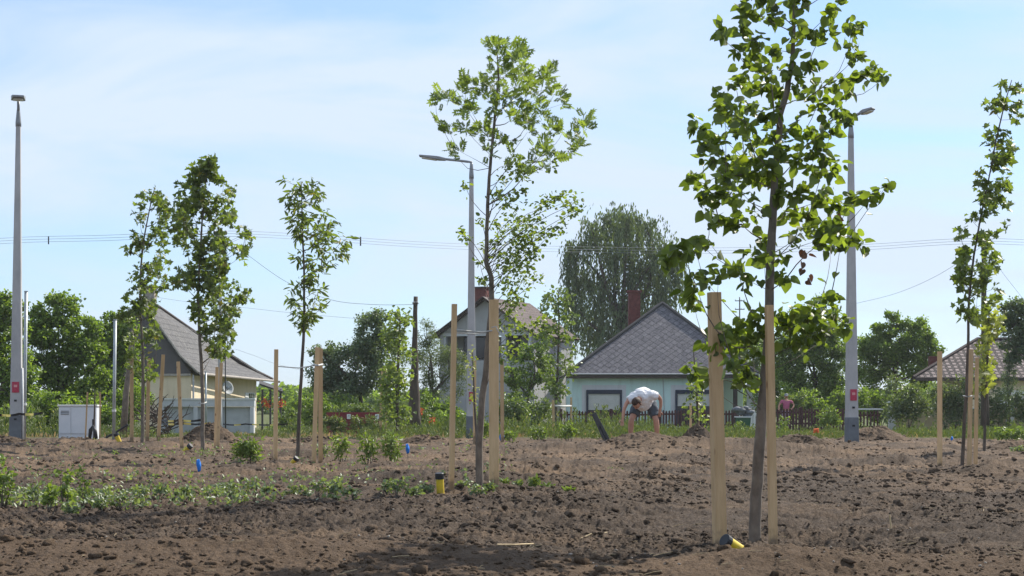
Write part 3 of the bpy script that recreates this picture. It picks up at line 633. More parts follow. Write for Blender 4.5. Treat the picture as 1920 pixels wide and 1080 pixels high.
pipe(545,872,30.2,9,20,40,'yellow pipe end half buried at the foot of the spindly tree', .3)
def flag(px, py, D, w, h, label, lean=-.3):
    a = P(px, py, D); H = pm(h, D); Wd = pm(w * .8, D); root = empty('marker_flag', a, label, 'marker flag', 'blue marker flags in the soil')
    m = MB(); m.tube([a - Vector((0, 0, .1)), a + Vector((lean * Wd, 0, H * 1.0))], .004, 5); m.build('stick', M['darksteel'], root)
    m = MB(); vs = []; n = 7
    for i in range(n):
        t = i / (n - 1); ww = Wd * (.15 + .85 * math.sin(math.pi * (.12 + .75 * (1 - t)))); x0 = a.x + lean * Wd * t - ww * .45
        for k in range(5):
            u = k / 4; vs.append((x0 + ww * u, a.y - .02 + .02 * math.sin(5 * t + 4 * u), a.z + H * t * .97 + .01 * u))
    m.add(vs, [(i * 5 + k, i * 5 + k + 1, i * 5 + k + 6, i * 5 + k + 5) for i in range(n - 1) for k in range(4)])
    o = m.build('flag_cloth', M['blue'], root, smooth=True); s = o.modifiers.new('s', 'SOLIDIFY'); s.thickness = .006
flag(374,885,26,11,24,'blue marker flag on the open soil at left, nearest of the blue ones')
flag(765,851,31,9,19,'blue marker flag on the tan soil left of the middle tree')
flag(940,826,43,12,14,'round blue marker flag behind the wide stake of the middle tree', .1)
flag(1784,826,43,6,8,'tiny blue marker flag behind the slim tree at right', .1)
a = P(1138,826,36.0); root = empty('spade', a, 'dark spade standing upside down in the soil left of the bending man', 'spade')
m = MB(); b = P(1113,775,36.0); m.bar(a - (b - a) * .15, b, pm(13, 36), .03, pm(9, 36), .02, rz=0); m.build('blade', M['darksteel'], root, bevel=.006)
m = MB(); m.tube([a.lerp(b, -.1), a.lerp(b, .55)], .022, 8); m.build('socket', M['black'], root)
a = P(176,824,43.2); root = empty('plastic_bag', a, 'folded dark plastic bag leaning on the white cabinet', 'bag')
m = MB()
m.tube([P(168,823,43.3), P(170,806,43.3), P(174,798,43.3)], [pm(3, 43), pm(4, 43), pm(1.2, 43)], 8)
m.tube([P(181,823,43.2), P(178,808,43.2), P(174,797,43.3)], [pm(3, 43), pm(4, 43), pm(1.2, 43)], 8); m.build('sheet', M['black'], root, smooth=True)
m = MB(); m.tube([P(174,797,43.3), P(174,786,43.3)], .02, 6); m.build('knot', M['black'], root)

# ------------------------------------------------------------------ lamp poles
def lamp(px, base, top, wb, wt, D, headpts, label, armpts, stick, split, holes, duct=None):
    a = P(px, base, D); a.z = min(a.z, gs(a.x, D)); root = empty('street_lamp', a, label, 'street lamp', 'concrete street lamps behind the plot')
    px2, ty = top; A = P(px, base + 4, D); B = P(px2, ty, D)
    rz = R(8)
    def wat(py): t = (base - py) / (base - ty); return pm(wb * (1 - t) + wt * t, D)
    def at(py): t = (base - py) / (base - ty); return P(px, base, D).lerp(B, t)
    m = MB(); m.bar(A - Vector((0, 0, .3)), B, wat(base), wat(base), wat(ty), wat(ty), rz=rz); m.build('pole', M['concrete'], root, bevel=.02)
    m = MB(); m.bar(A - Vector((0, 0, .2)), at(split), wat(base) + .008, wat(base) + .008, wat(split) + .008, wat(split) + .008, rz=rz); m.build('painted_base', M['base_grey'], root, bevel=.02)
    m = MB(); m.tube([B - Vector((0, 0, .02)), B + Vector((0, 0, .10)), B + Vector((0, 0, .38)), B + Vector((0, 0, .42))], [wat(ty) * .62, wat(ty) * .62, .045, .04], 12); m.build('collar', M['steel'], root, smooth=True)
    m = MB(); pts = [B + Vector((0, 0, .35))] + [P(x, y, d) for x, y, d in armpts]; m.tube(pts, [.038] * len(pts), 8); m.build('arm', M['steel'], root, smooth=True)
    # luminaire
    (x0, y0, d0), (x1, y1, d1), wh, th = headpts; p0, p1 = P(x0, y0, d0), P(x1, y1, d1)
    m = MB(); m.bar(p0, p0.lerp(p1, .3), wh * .5, wh * .5, th, wh * .9) if False else m.bar(p0, p0.lerp(p1, .3), th * .7, wh * .5, th, wh); m.bar(p0.lerp(p1, .3), p1, th, wh, th * .45, wh * .8); m.build('lamp_head', M['steel'], root, bevel=.015)
    m = MB(); dn = Vector((0, 0, -th * .5)); m.bar(p0.lerp(p1, .35) + dn, p0.lerp(p1, .9) + dn, .03, wh * .7, .03, wh * .6); m.build('lamp_glass', M['glass_lamp'], root)
    yy = (stick[0] + stick[1]) / 2; c = at(yy); hw = wat(yy) / 2 * 1.0
    Rm = Matrix.Rotation(rz, 3, 'Z'); tilt = Matrix.Rotation(0, 3, 'X')
    fw = Rm @ Vector((0, -1, 0))
    m = MB(); m.box(c + fw * (hw + .012), (wat(yy) * .62, .012, pm(stick[1] - stick[0], D)), rz); m.build('warning_sticker', M['sticker'], root)
    m = MB(); m.box(c + fw * (hw + .019) + Vector((0,0,.03)), (wat(yy) * .30, .004, pm((stick[1] - stick[0]) * .22, D)), rz); m.build('sticker_print', mat('sticker_print', (.62, .30, .30), .6), root)
    for hy in holes:
        m = MB(); m.box(at(hy) + fw * (wat(hy) / 2 + .006), (.07, .01, .05), rz); m.build('access_hole', M['black'], root)
    if duct: m = MB(); q = at(base) + Rm @ Vector((wat(base) / 2 + .035, -wat(base) * .3, -.1)); q2 = at(duct) + Rm @ Vector((wat(duct) / 2 + .02, -wat(duct) * .3, 0)); m.tube([q, q2], .028, 8); m.build('cable_duct', M['white'], root, smooth=True)
    return root
lamp(30, 828, (34.5, 236), 23, 8.5, 44, ((34.5,186,43.9),(34,180,42.8),.36,.13), 'tallest left concrete street lamp with its lamp head pointing towards the camera', [(34.5,212,44),(34.5,190,43.95)], (716,736), 778, (751,786), duct=690)
lamp(883.5, 822, (884, 334), 18, 7.5, 48, ((836,299,48),(786,292,48),.30,.10), 'middle concrete street lamp with a long arm reaching left, behind the open twiggy tree', [(884,304,48),(876,303,48),(860,301,48),(830,298,48)], (735,752), 780, ())
lamp(1597, 833, (1595.5, 258), 22, 9, 43.5, ((1613,213,43.5),(1638,203,43.3),.30,.10), 'right concrete street lamp with a short arm, beside the near tree crown', [(1596,222,43.5),(1604,216,43.5),(1618,210,43.5)], (730,751), 782, (764,798))
def post(px, b, t, w, D, label, m_='galv', collar=None, name='steel_pole', cat='pole'):
    a = P(px, b, D); a.z -= .1; root = empty(name, a, label, cat); m = MB(); m.tube([a, P(t[0], t[1], D)], pm(w / 2, D), 12); m.build('shaft', M[m_], root, smooth=True)
    m = MB(); m.tube([P(t[0], t[1] + .5, D), P(t[0], t[1] - 1.5, D)], pm(w / 2 * 1.15, D), 12); m.build('cap', M[m_], root)
    if collar:
        m = MB(); x = px + (t[0] - px) * (b - collar) / (b - t[1]); m.tube([P(x, collar, D), P(x, collar - 4, D)], pm(w / 2 * 1.35, D), 12); m.build('clamp', M['white'], root)
post(45, 826, (49, 547), 6.5, 45, 'bare thin galvanised pole right beside the left concrete lamp', collar=760)
post(213, 824, (216, 600), 6, 44, 'bare thin galvanised pole between the white cabinet and the staked narrow tree', collar=772)
post(386.5, 800, (386, 698), 3.5, 58, 'very thin pale pole in front of the left house wall')
post(423, 800, (422, 578), 2.2, 60, 'thin dark pole right of the grey utility pole by the left house', 'darksteel')
# utility poles
def upole(px, b, t, wb, wt, D, label, m_, arms=()):
    a = P(px, b, D); a.z -= .2; root = empty('utility_pole', a, label, 'utility pole'); m = MB(); tp = P(t[0], t[1], D)
    pts = [a.lerp(tp, i / 8) + Vector((random.uniform(-1, 1) * .015, 0, 0)) for i in range(9)]; m.tube(pts, [pm(wt / 2 + (wb - wt) / 2 * (1 - i / 8) ** 2, D) for i in range(9)], 10); m.build('shaft', M[m_], root, smooth=True)
    for (y, half, th) in arms:
        m = MB(); x = t[0]; m.bar(P(x - half, y, D - .15), P(x + half, y, D - .15), .12, .12); m.build('crossarm', M['oldwood'] if m_ != 'darksteel' else M['darksteel'], root)
        for s in (-1, 0.35, 1) if half < 30 else (-1, -.5, .5, 1):
            m = MB(); m.tube([P(x + s * half * .9, y, D - .15), P(x + s * half * .9, y - th, D - .15)], [.05, .04], 8); m.build('insulator', M['strap'], root, smooth=True)
    return root
upole(776, 800, (779, 556), 30, 8, 62, 'dark weathered wooden pole between the dark bushy tree and the grey green tree', 'oldwood', ((570,4,4),))
upole(412, 805, (413, 432), 9, 6, 62, 'grey utility pole mostly hidden behind the bushy maple by the left house', 'concrete', ((437,12,5),))
upole(1847, 800, (1844, 440), 17, 9, 66, 'grey wooden utility pole at right behind the leaning slim tree', 'oldwood', ((452,14,5),))
upole(1387, 730, (1387, 557), 3, 2.4, 240, 'far away utility pole with two crossarms above the roofs', 'darksteel', ((564,9,3),(580,9,3)))
# cables
def cable(pts, label, r=.012, group='overhead wires crossing the sky'):
    P3 = [P(*p) for p in pts]; q = []
    for i in range(len(P3) - 1):     # catmull
        a0 = P3[max(i - 1, 0)]; a1 = P3[i]; a2 = P3[i + 1]; a3 = P3[min(i + 2, len(P3) - 1)]
        for k in range(8):
            t = k / 8; q.append(.5 * ((2 * a1) + (a2 - a0) * t + (2 * a0 - 5 * a1 + 4 * a2 - a3) * t * t + (3 * a1 - a0 - 3 * a2 + a3) * t ** 3))
    q.append(P3[-1]); m = MB(); m.tube(q, r * .6, 5); tag(m.build('overhead_wire', M['wire'], origin=P3[0], smooth=True), label, 'wire', group)
for k, nm in enumerate(('topmost', 'middle', 'lowest')):
    o = k * 5
    cable([(-260,470+o,78),(0,447+o,74),(200,441+o,68),(413,433+o,62),(600,441+o,66),(780,453+o,70),(960,460+o,76),(1300,465+o,84),(1600,459+o,76),(1844,447+o,66),(2100,462+o,72)], nm + ' of the three long overhead wires crossing the whole picture', .011)
cable([(413,437,62),(470,482,62),(540,530,62),(620,562,62),(700,571,62),(777,571,62)], 'drooping wire from the hidden utility pole down to the dark wooden pole', .013)
cable([(285,556,76),(360,567,74),(460,577,72),(560,588,70),(690,599,70)], 'thin wire from the left house chimney over to the dark bushy tree', .009)
cable([(440,654,80),(480,668,80),(520,683,82),(590,700,84)], 'short thin wire sloping down right of the left house roof', .010)
cable([(1600,570,80),(1680,550,76),(1760,515,70),(1844,460,66)], 'wire rising from the right lamp towards the grey utility pole', .012)
cable([(1844,460,66),(1875,505,66),(1930,575,66)], 'service wire dropping right from the grey utility pole', .010)
for px, d, yy in ((91,72,(443,458)),(676,68,(444,461))):
    m = MB(); m.tube([P(px, yy[0], d), P(px, yy[1], d)], .03, 6); tag(m.build('wire_spacer', M['darksteel'], origin=P(px, yy[0], d)), 'small dark spacer on the wires above the ' + ('left house trees' if px < 300 else 'dark bushy tree'), 'spacer', 'spacers clipped to the overhead wires')
# cabinet
D = 46; root = empty('electrical_cabinet', P(146,824,D), 'pale grey two door electrical cabinet standing by the weeds at left', 'cabinet')
x0, x1 = P(110,0,D).x, P(181,0,D).x; zt = P(0,762,D).z; zb = -.15; cx = (x0 + x1) / 2
m = MB(); m.box((cx, D + .2, (zt + zb) / 2), (x1 - x0, .4, zt - zb), 0); m.build('body', M['cabinet'], root, bevel=.01)
m = MB(); m.box((cx, D + .2, zt + .02), (x1 - x0 + .06, .48, .045)); m.build('top', M['white'], root, bevel=.01)
for u0, u1 in ((.01, .325), (.335, .99)):
    m = MB(); zq = zb + .3; m.box((x0 + (x1 - x0) * (u0 + u1) / 2, D - .012, (zq + zt) / 2 + .01), ((x1 - x0) * (u1 - u0), .02, zt - zq - .07)); dd = m.build('door', M['cabinet'], root, bevel=.004)
    m = MB(); m.box((x0 + (x1 - x0) * (u1 - .03), D - .03, .5), (.02, .02, .12)); h = m.build('handle', M['steel'], None); h.parent = dd
m = MB(); m.box((cx, D + .2, -.14), (x1 - x0 + .05, .44, .12)); m.build('plinth', M['base_grey'], root)
for vz in (.72, .76, .80):
    m = MB(); m.box((x0 + (x1 - x0) * .17, D - .028, vz), (.22, .012, .018)); m.build('vent', M['base_grey'], root)
# barrier tape
tm = bpy.data.materials.new('striped_tape'); tm.use_nodes = True; nt = tm.node_tree; g = N(nt, 'ShaderNodeTexCoord'); s_ = N(nt, 'ShaderNodeSeparateXYZ'); nt.links.new(g.outputs['Object'], s_.inputs[0])
f1 = N(nt, 'ShaderNodeMath', operation='MULTIPLY'); f1.inputs[1].default_value = 1.9; f2 = N(nt, 'ShaderNodeMath', operation='FRACT'); f3 = N(nt, 'ShaderNodeMath', operation='GREATER_THAN'); f3.inputs[1].default_value = .62
mxx = N(nt, 'ShaderNodeMixRGB'); mxx.inputs[1].default_value = (.015, .015, .018, 1); mxx.inputs[2].default_value = (.62, .50, .12, 1)
nt.links.new(s_.outputs['X'], f1.inputs[0]); nt.links.new(f1.outputs[0], f2.inputs[0]); nt.links.new(f2.outputs[0], f3.inputs[0]); nt.links.new(f3.outputs[0], mxx.inputs[0]); nt.links.new(mxx.outputs[0], nt.nodes['Principled BSDF'].inputs['Base Color'])
def tape(pts, label, w=.05):
    m = MB(); P3 = []
    for i in range(len(pts) - 1):
        for k in range(8): P3.append(P(*pts[i]).lerp(P(*pts[i + 1]), k / 8) + Vector((0, .01 * math.sin(k * 1.3), -.03 * math.sin(math.pi * k / 8))))
    P3.append(P(*pts[-1])); vs = []
    for i, p in enumerate(P3): tw = .3 * math.sin(i * .7); vs += [p + Vector((0, tw * w, w / 2)), p - Vector((0, tw * w, w / 2))]
    m.add(vs, [(2 * i, 2 * i + 1, 2 * i + 3, 2 * i + 2) for i in range(len(P3) - 1)])
    tag(m.build('barrier_tape', tm, origin=P(*pts[0])), label, 'barrier tape', 'black and yellow barrier tape')
tape([(-60,779,43.4),(0,778,43.4),(36,776,43.6),(80,774,43.8)], 'black and yellow tape wrapped past the left lamp pole', .06)
tape([(298,787,46),(340,788,45),(378,787,45)], 'upper strand of black and yellow tape before the garden wall', .055)
tape([(298,793,46),(345,794,45),(395,793,45)], 'lower strand of black and yellow tape before the garden wall', .05)
tape([(418,795,50),(460,795,50),(540,795,50)], 'faint strand of barrier tape before the right end of the garden wall', .04)
# ------------------------------------------------------------------ buildings
def roofmat(name, a, b, line, bw, bh, rot=0, lichen=None, mort=.03, bumpd=.02):
    """coursed roofing on the plane's own axes (UV), with mottled weathering"""
    m = bpy.data.materials.new(name); m.use_nodes = True; nt = m.node_tree; p = nt.nodes['Principled BSDF']; l = nt.links.new
    p.inputs['Roughness'].default_value = .85; p.inputs['Specular IOR Level'].default_value = .2
    u = N(nt, 'ShaderNodeUVMap'); mpn = N(nt, 'ShaderNodeMapping'); mpn.inputs['Rotation'].default_value = (0, 0, R(rot)); l(u.outputs[0], mpn.inputs[0])
    br = N(nt, 'ShaderNodeTexBrick'); br.inputs['Color1'].default_value = (*a, 1); br.inputs['Color2'].default_value = (*b, 1); br.inputs['Mortar'].default_value = (*line, 1)
    br.inputs['Scale'].default_value = 1; br.inputs['Brick Width'].default_value = bw; br.inputs['Row Height'].default_value = bh; br.inputs['Mortar Size'].default_value = mort; br.offset = .5 if (rot == 0 and mort < .05) else 0
    l(mpn.outputs[0], br.inputs['Vector'])
    n = N(nt, 'ShaderNodeTexNoise'); n.inputs['Scale'].default_value = 5; n.inputs['Detail'].default_value = 9; n.inputs['Roughness'].default_value = .75; l(u.outputs[0], n.inputs['Vector'])
    r = N(nt, 'ShaderNodeMapRange'); r.inputs[1].default_value = .30; r.inputs[2].default_value = .70; r.inputs[3].default_value = .50; r.inputs[4].default_value = 1.6; l(n.outputs[0], r.inputs[0])
    c = N(nt, 'ShaderNodeCombineColor'); [l(r.outputs[0], c.inputs[i]) for i in range(3)]
    x = N(nt, 'ShaderNodeMixRGB', blend_type='MULTIPLY'); x.inputs[0].default_value = 1; l(br.outputs[0], x.inputs[1]); l(c.outputs[0], x.inputs[2]); out = x
    if lichen:
        n2 = N(nt, 'ShaderNodeTexNoise'); n2.inputs['Scale'].default_value = 14; n2.inputs['Detail'].default_value = 5; l(u.outputs[0], n2.inputs['Vector'])
        r2 = N(nt, 'ShaderNodeMapRange'); r2.inputs[1].default_value = .55; r2.inputs[2].default_value = .72; l(n2.outputs[0], r2.inputs[0])
        y = N(nt, 'ShaderNodeMixRGB'); l(r2.outputs[0], y.inputs[0]); l(out.outputs[0], y.inputs[1]); y.inputs[2].default_value = (*lichen, 1); out = y
    l(out.outputs[0], p.inputs['Base Color'])
    b_ = N(nt, 'ShaderNodeBump'); b_.inputs['Distance'].default_value = bumpd; l(br.outputs['Fac'], b_.inputs['Height']); b_.invert = True; l(b_.outputs[0], p.inputs['Normal'])
    return m
def roofplane(name, quad, m_, root, thick=.09):
    """quad: world points, first edge = eave; UVs in metres"""
    q = [Vector(p) for p in quad]; u = (q[1] - q[0]).normalized(); n = (q[1] - q[0]).cross(q[2] - q[0]).normalized(); v = n.cross(u)
    mb = MB(); mb.poly(q, n * -thick); o = mb.build(name, m_, root); me = o.data; uv = me.uv_layers.new(name='UVMap'); wl = world_loc(root)
    for lp in me.loops:
        w = me.vertices[lp.vertex_index].co + wl - q[0]; uv.data[lp.index].uv = (w.dot(u), w.dot(v))
    return o
M['slate'] = roofmat('lichened_slate', (.115, .108, .118), (.165, .152, .160), (.070, .065, .072), .30, .30, 45, (.24, .23, .22), .018)
M['slate2'] = roofmat('grey_fibre_tiles', (.090, .087, .088), (.125, .12, .117), (.06, .058, .058), .45, .30, 0, (.24, .23, .21), .02)
M['tile'] = roofmat('brown_clay_tiles', (.21, .165, .155), (.27, .215, .20), (.035, .028, .028), .30, .32, 0, (.30, .25, .23), .075, .05)
M['tile2'] = roofmat('old_red_tiles', (.085, .064, .062), (.125, .094, .088), (.05, .038, .036), .3, .3, 0, (.25, .22, .19), .03)
def plaster(name, c, c2):
    m = mat(name, c, .9, c2, 1.2, 6, .004, 40, lo=.3, hi=.7); nt = m.node_tree; l = nt.links.new; p = nt.nodes['Principled BSDF']; src = p.inputs['Base Color'].links[0].from_socket
    t = N(nt, 'ShaderNodeTexCoord'); mpn = N(nt, 'ShaderNodeMapping'); mpn.inputs['Scale'].default_value = (3.5, 3.5, .5); l(t.outputs['Object'], mpn.inputs[0])
    n = N(nt, 'ShaderNodeTexNoise'); n.inputs['Scale'].default_value = 1; n.inputs['Detail'].default_value = 7; n.inputs['Roughness'].default_value = .7; l(mpn.outputs[0], n.inputs['Vector'])
    r = N(nt, 'ShaderNodeMapRange'); r.inputs[1].default_value = .5; r.inputs[2].default_value = .78; r.inputs[3].default_value = 0; r.inputs[4].default_value = .55; l(n.outputs[0], r.inputs[0])
    x = N(nt, 'ShaderNodeMixRGB'); l(r.outputs[0], x.inputs[0]); l(src, x.inputs[1]); x.inputs[2].default_value = (c[0] * .55, c[1] * .52, c[2] * .48, 1); l(x.outputs[0], p.inputs['Base Color']); return m
M['teal'] = plaster('teal_plaster', (.60, .75, .72), (.54, .69, .665)); M['cream'] = plaster('cream_plaster', (.76, .64, .46), (.66, .55, .39))
M['grey_wall'] = plaster('grey_plaster', (.40, .395, .39), (.33, .325, .32)); M['gable'] = plaster('dark_gable_cladding', (.135, .125, .122), (.10, .094, .092))
M['band'] = plaster('pale_window_surround', (.66, .65, .67), (.58, .58, .60)); M['ywall'] = plaster('ochre_wall', (.36, .29, .17), (.28, .22, .13))
M['brick_ch'] = mat('sooty_brick', (.17, .055, .045), .9, (.10, .035, .03), 9, 5, .01, 20); M['dirty_ch'] = mat('weathered_render', (.40, .36, .30), .9, (.22, .19, .16), 6, 5, .01, 20)
M['navy'] = mat('navy_frame', (.018, .026, .05), .5, (.025, .032, .055), 8, 3); M['shutter'] = mat('roller_shutter', (.62, .60, .56), .6, (.54, .53, .49), 4, 3)
M['panel'] = mat('grey_panel', (.46, .475, .475), .7, (.39, .40, .40), 3, 4); M['coping'] = mat('pale_coping', (.56, .565, .57), .7, (.48, .49, .50), 3, 4)
M['fascia'] = mat('dark_fascia', (.07, .05, .045), .7, (.05, .04, .035), 5, 3); M['palefascia'] = mat('pale_bargeboard', (.42, .38, .34), .8, (.28, .25, .22), 8, 4)
M['gutter'] = mat('zinc_gutter', (.45, .45, .46), .5, (.38, .38, .4), 8, 3)
def window(root, c, w, h, D_out, shut=.6, frame='navy', fw=.10, shutter=True):
    """c: world centre of a wall-facing (-Y) opening"""
    c = Vector(c); f = MB()
    for dx, dz, ww, hh in ((-w / 2 + fw / 2, 0, fw, h), (w / 2 - fw / 2, 0, fw, h), (0, h / 2 - fw, w - 2 * fw, fw * 2), (0, -h / 2 + fw / 2, w - 2 * fw, fw)): f.box(c + Vector((dx, -.06, dz)), (ww, .12, hh))
    fo = f.build('window', M[frame], root)
    g = MB(); g.box(c + Vector((0, .0, -fw / 2)), (w - 2 * fw, .02, h - 3 * fw)); gp = g.build('pane', M['glass'], None); gp.parent = fo; gp.data.transform(Matrix.Translation(-world_loc(root)))
    if shutter:
        s = MB(); sh = (h - 3 * fw) * shut; zt = c.z + h / 2 - 2 * fw; k = int(sh / .05)
        for i in range(k): s.box((c.x, c.y - .045, zt - (i + .5) * sh / k), (w - 2 * fw - .02, .02, sh / k * .9))
        so = s.build('shutter', M['shutter'], None); so.parent = fo; so.data.transform(Matrix.Translation(-world_loc(root)))
    return fo
# teal house with a pyramid hip towards the street
GZ = -.3
D = 85; root = empty('house', (P(1242,0,D).x, D, GZ), 'teal house with a grey hipped slate roof and red chimney, behind the picket fence', 'house')
xl, xr = P(1073,0,D).x, P(1405,0,D).x; ez = P(0,701,D).z
m = MB(); 
wx = P(1344,0,D).x
for a_, b_ in ((xl, wx),): m.box(((a_ + b_) / 2, D + .15, (ez + GZ) / 2), (b_ - a_, .3, ez - GZ))
m.box((xl + .15, D + 5.3, (ez + GZ) / 2), (.3, 10, ez - GZ)); m.box((xr - .15, D + 6.3, (ez + GZ) / 2), (.3, 8, ez - GZ)); m.box(((wx + xr) / 2, D + 2.3, (ez + GZ) / 2), (xr - wx - .3, .3, ez - GZ)); m.box((wx - .15, D + 1.22, (ez + GZ) / 2), (.3, 1.84, ez - GZ))
m.build('wall', M['teal'], root)
m = MB(); px_ = P(1379,0,D).x; m.box((px_, D + .1, (ez + GZ) / 2), (.2, .2, ez - GZ)); m.bar((px_, D + .1, ez - .75), (xr - .1, D + .1, ez - 1.1), .05); m.build('porch_post', M['fascia'], root)
m = MB(); m.box((P(1414,0,D).x, D + .35, .9), (.7, .12, 2.4), R(-42)); m.build('porch_screen', M['white'], root)
e0 = P(1062,701,D - .5); e1 = P(1422,701,D - .5); ap = P(1242,569,D + 3.4); rb = Vector((ap.x, D + 10.5, ap.z)); e2 = Vector((e1.x, D + 14, e1.z)); e3 = Vector((e0.x, D + 14, e0.z))
roofplane('roof', [e0, e1, ap], M['slate'], root); roofplane('roof', [e3, e0, ap, rb], M['slate'], root); roofplane('roof', [e1, e2, rb, ap], M['slate'], root)
m = MB(); 
for a_, b_ in ((e0, ap), (e1, ap), (ap, rb)): m.tube([a_ + Vector((0,0,.02)), b_ + Vector((0,0,.03))], .10, 6)
m.build('ridge_cap', M['palefascia'] if 0 else M['slate2'], root)
m = MB(); m.box(((e0.x + e1.x) / 2, D - .42, ez - .13), (e1.x - e0.x, .12, .20)); m.box(((e0.x + e1.x) / 2, D - .18, ez - .19), (e1.x - e0.x - .1, .5, .04)); m.build('eave_board', M['fascia'], root)
m = MB(); m.tube([e0 + Vector((0, -.05, -.01)), e1 + Vector((0, -.05, -.01))], .035, 8); m.build('gutter', M['gutter'], root)
D2 = D + 6; m = MB(); c0 = P(1189,0,D2).x; zt = P(0,549,D2).z; m.box((c0, D2, zt - 1.4), (pm(22,D2), .55, 2.8)); ch = m.build('chimney', M['brick_ch'], root)
m = MB(); m.box((c0, D2, zt + .06), (pm(27,D2), .7, .12)); cc = m.build('chimney_cap', M['brick_ch'], None); cc.parent = ch; cc.data.transform(Matrix.Translation(-world_loc(root)))
for a_, b_, t_ in ((1099,1166,731),(1266,1334,731)):
    x_ = (P(a_,0,D).x + P(b_,0,D).x) / 2; w_ = P(b_,0,D).x - P(a_,0,D).x; z1 = P(0,t_,D).z; z0 = z1 - 1.75
    m = MB(); m.box((x_, D - .012, (z0 + z1) / 2 + .06), (w_ + .42, .03, z1 - z0 + .36)); m.build('window_surround', M['band'], root)
    window(root, (x_, D - .035, (z0 + z1) / 2), w_, z1 - z0, D, .55 if a_ < 1200 else .42)
m = MB(); m.tube([(P(1243,0,D).x, D - .03, ez - .2), (P(1247,0,D).x, D - .03, GZ)], .018, 6); m.build('cable_run', M['gutter'], root)
# left house, dark gable to the camera
D = 72; A0 = P(372,698,D); root = empty('house', (A0.x, D, GZ), 'cream house with a long dark grey roof and dark gable, left, behind the garden wall', 'house')
apx = P(263,559,D); G0 = Vector((apx.x * 2 - A0.x, D, A0.z)); Bc = P(511,712,87.5); rdg = P(298,577,79.3); Bl = Vector((Bc.x - (A0.x - G0.x) * .98, 87.5, Bc.z))
in_ = Vector((-.45, 0, 0)); 
wr0 = A0 + Vector((-.35, .25, 0)); wr1 = Bc + Vector((-.75, -.5, 0)); wl0 = G0 + Vector((.35, .25, 0)); wl1 = Bl + Vector((.35, -.5, 0))
m = MB()
def wall(m, a, b, z0, z1, th=.25):
    a = Vector((a.x, a.y, 0)); b = Vector((b.x, b.y, 0)); d = (b - a); n = Vector((-d.y, d.x, 0)).normalized() * th
    m.poly([a + Vector((0,0,z0)), b + Vector((0,0,z0)), b + Vector((0,0,z1)), a + Vector((0,0,z1))], n)
wall(m, wl0, wr0, GZ, A0.z - .05); wall(m, wr0 + Vector((0,.26,0)), wr1, GZ, A0.z - .12); wall(m, wl1, wl0 + Vector((0,.3,0)), GZ, A0.z - .1)
m.build('wall', M['cream'], root)
m = MB(); m.poly([wl0 + Vector((0,-.02,-.03)), wr0 + Vector((0,-.02,-.03)), apx + Vector((0,.23,-.30))], (0, .12, 0)); m.build('gable', M['gable'], root)
m = MB(); m.box(((wl0.x + wr0.x) / 2, D + .2, A0.z - .1), (wr0.x - wl0.x, .16, .10)); m.build('gable_ledge', M['palefascia'], root)
mid0 = apx.lerp(A0, .74) + Vector((-.12, 0, -.10)); mid1 = rdg.lerp(Bc, .72) + Vector((-.15, 0, -.16))
roofplane('roof', [mid0, mid1, rdg, apx], M['slate2'], root); roofplane('roof', [A0, Bc, mid1, mid0], M['slate2'], root)
roofplane('roof', [Bl, G0, apx, rdg], M['slate2'], root); roofplane('roof', [Bc, Bl, rdg], M['slate2'], root)
m = MB(); m.tube([apx, mid0, A0], .055, 6); m.build('bargeboard', M['palefascia'], root); m = MB(); m.tube([apx + Vector((0,0,.05)), rdg + Vector((0,0,.05)), mid1 + Vector((0,0,.06)), Bc + Vector((0,0,.04))], .07, 6); m.build('ridge_cap', M['fascia'], root)
m = MB(); m.tube([A0 + Vector((.08,0,-.06)), Bc + Vector((.08,0,-.06))], .06, 8); m.tube([Bc + Vector((.05,.2,-.08)), Bc + Vector((.35, .3, -.1))], .06, 8); m.build('gutter', M['palefascia'], root)
m = MB(); m.tube([wr0 + Vector((.1,-.05,-.1)), wr0 + Vector((.1,-.05,-2.3))], .04, 8); m.build('downpipe', M['gutter'], root)
c = P(281,0,75.5); m = MB(); zt = P(0,541,75.5).z; m.box((c.x, 75.5, zt - 1.1), (pm(21,75.5), .5, 2.2)); ch = m.build('chimney', M['dirty_ch'], root); m = MB(); m.box((c.x, 75.5, zt + .03), (pm(25,75.5), .62, .1)); cc = m.build('chimney_cap', M['dirty_ch'], None); cc.parent = ch; cc.data.transform(Matrix.Translation(-world_loc(root)))
# small barred window on the sunny side wall
dirv = (wr1 - wr0); dirv.z = 0; dirv.normalize(); nrm = Vector((dirv.y, -dirv.x, 0))
def on_side(px):   # point of the side wall seen at column px
    k = (px - 960) / FPX; t = (k * wr0.y - wr0.x) / (dirv.x - k * dirv.y); return wr0 + dirv * t
q0, q1 = on_side(459), on_side(477); zc = CAMH - (744 - HOR) / FPX * q0.y; cw = (q0 + q1) / 2; cw.z = zc; ang = math.atan2(dirv.y, dirv.x); ww = (q1 - q0).length
m = MB(); m.box(cw + nrm * .01, (ww, .05, .42), ang); wf = m.build('window', M['white'], root)
m = MB(); m.box(cw + nrm * .045 + dirv * ww * .12, (ww * .55, .03, .34), ang); g_ = m.build('pane', M['glass'], None); g_.parent = wf; g_.data.transform(Matrix.Translation(-world_loc(root)))
m = MB(); [m.box(cw + nrm * .075 + dirv * ww * (.12 + o), (.03, .02, .36), ang) for o in (-.16, 0, .16)]; g_ = m.build('window_bars', M['white'], None); g_.parent = wf; g_.data.transform(Matrix.Translation(-world_loc(root)))
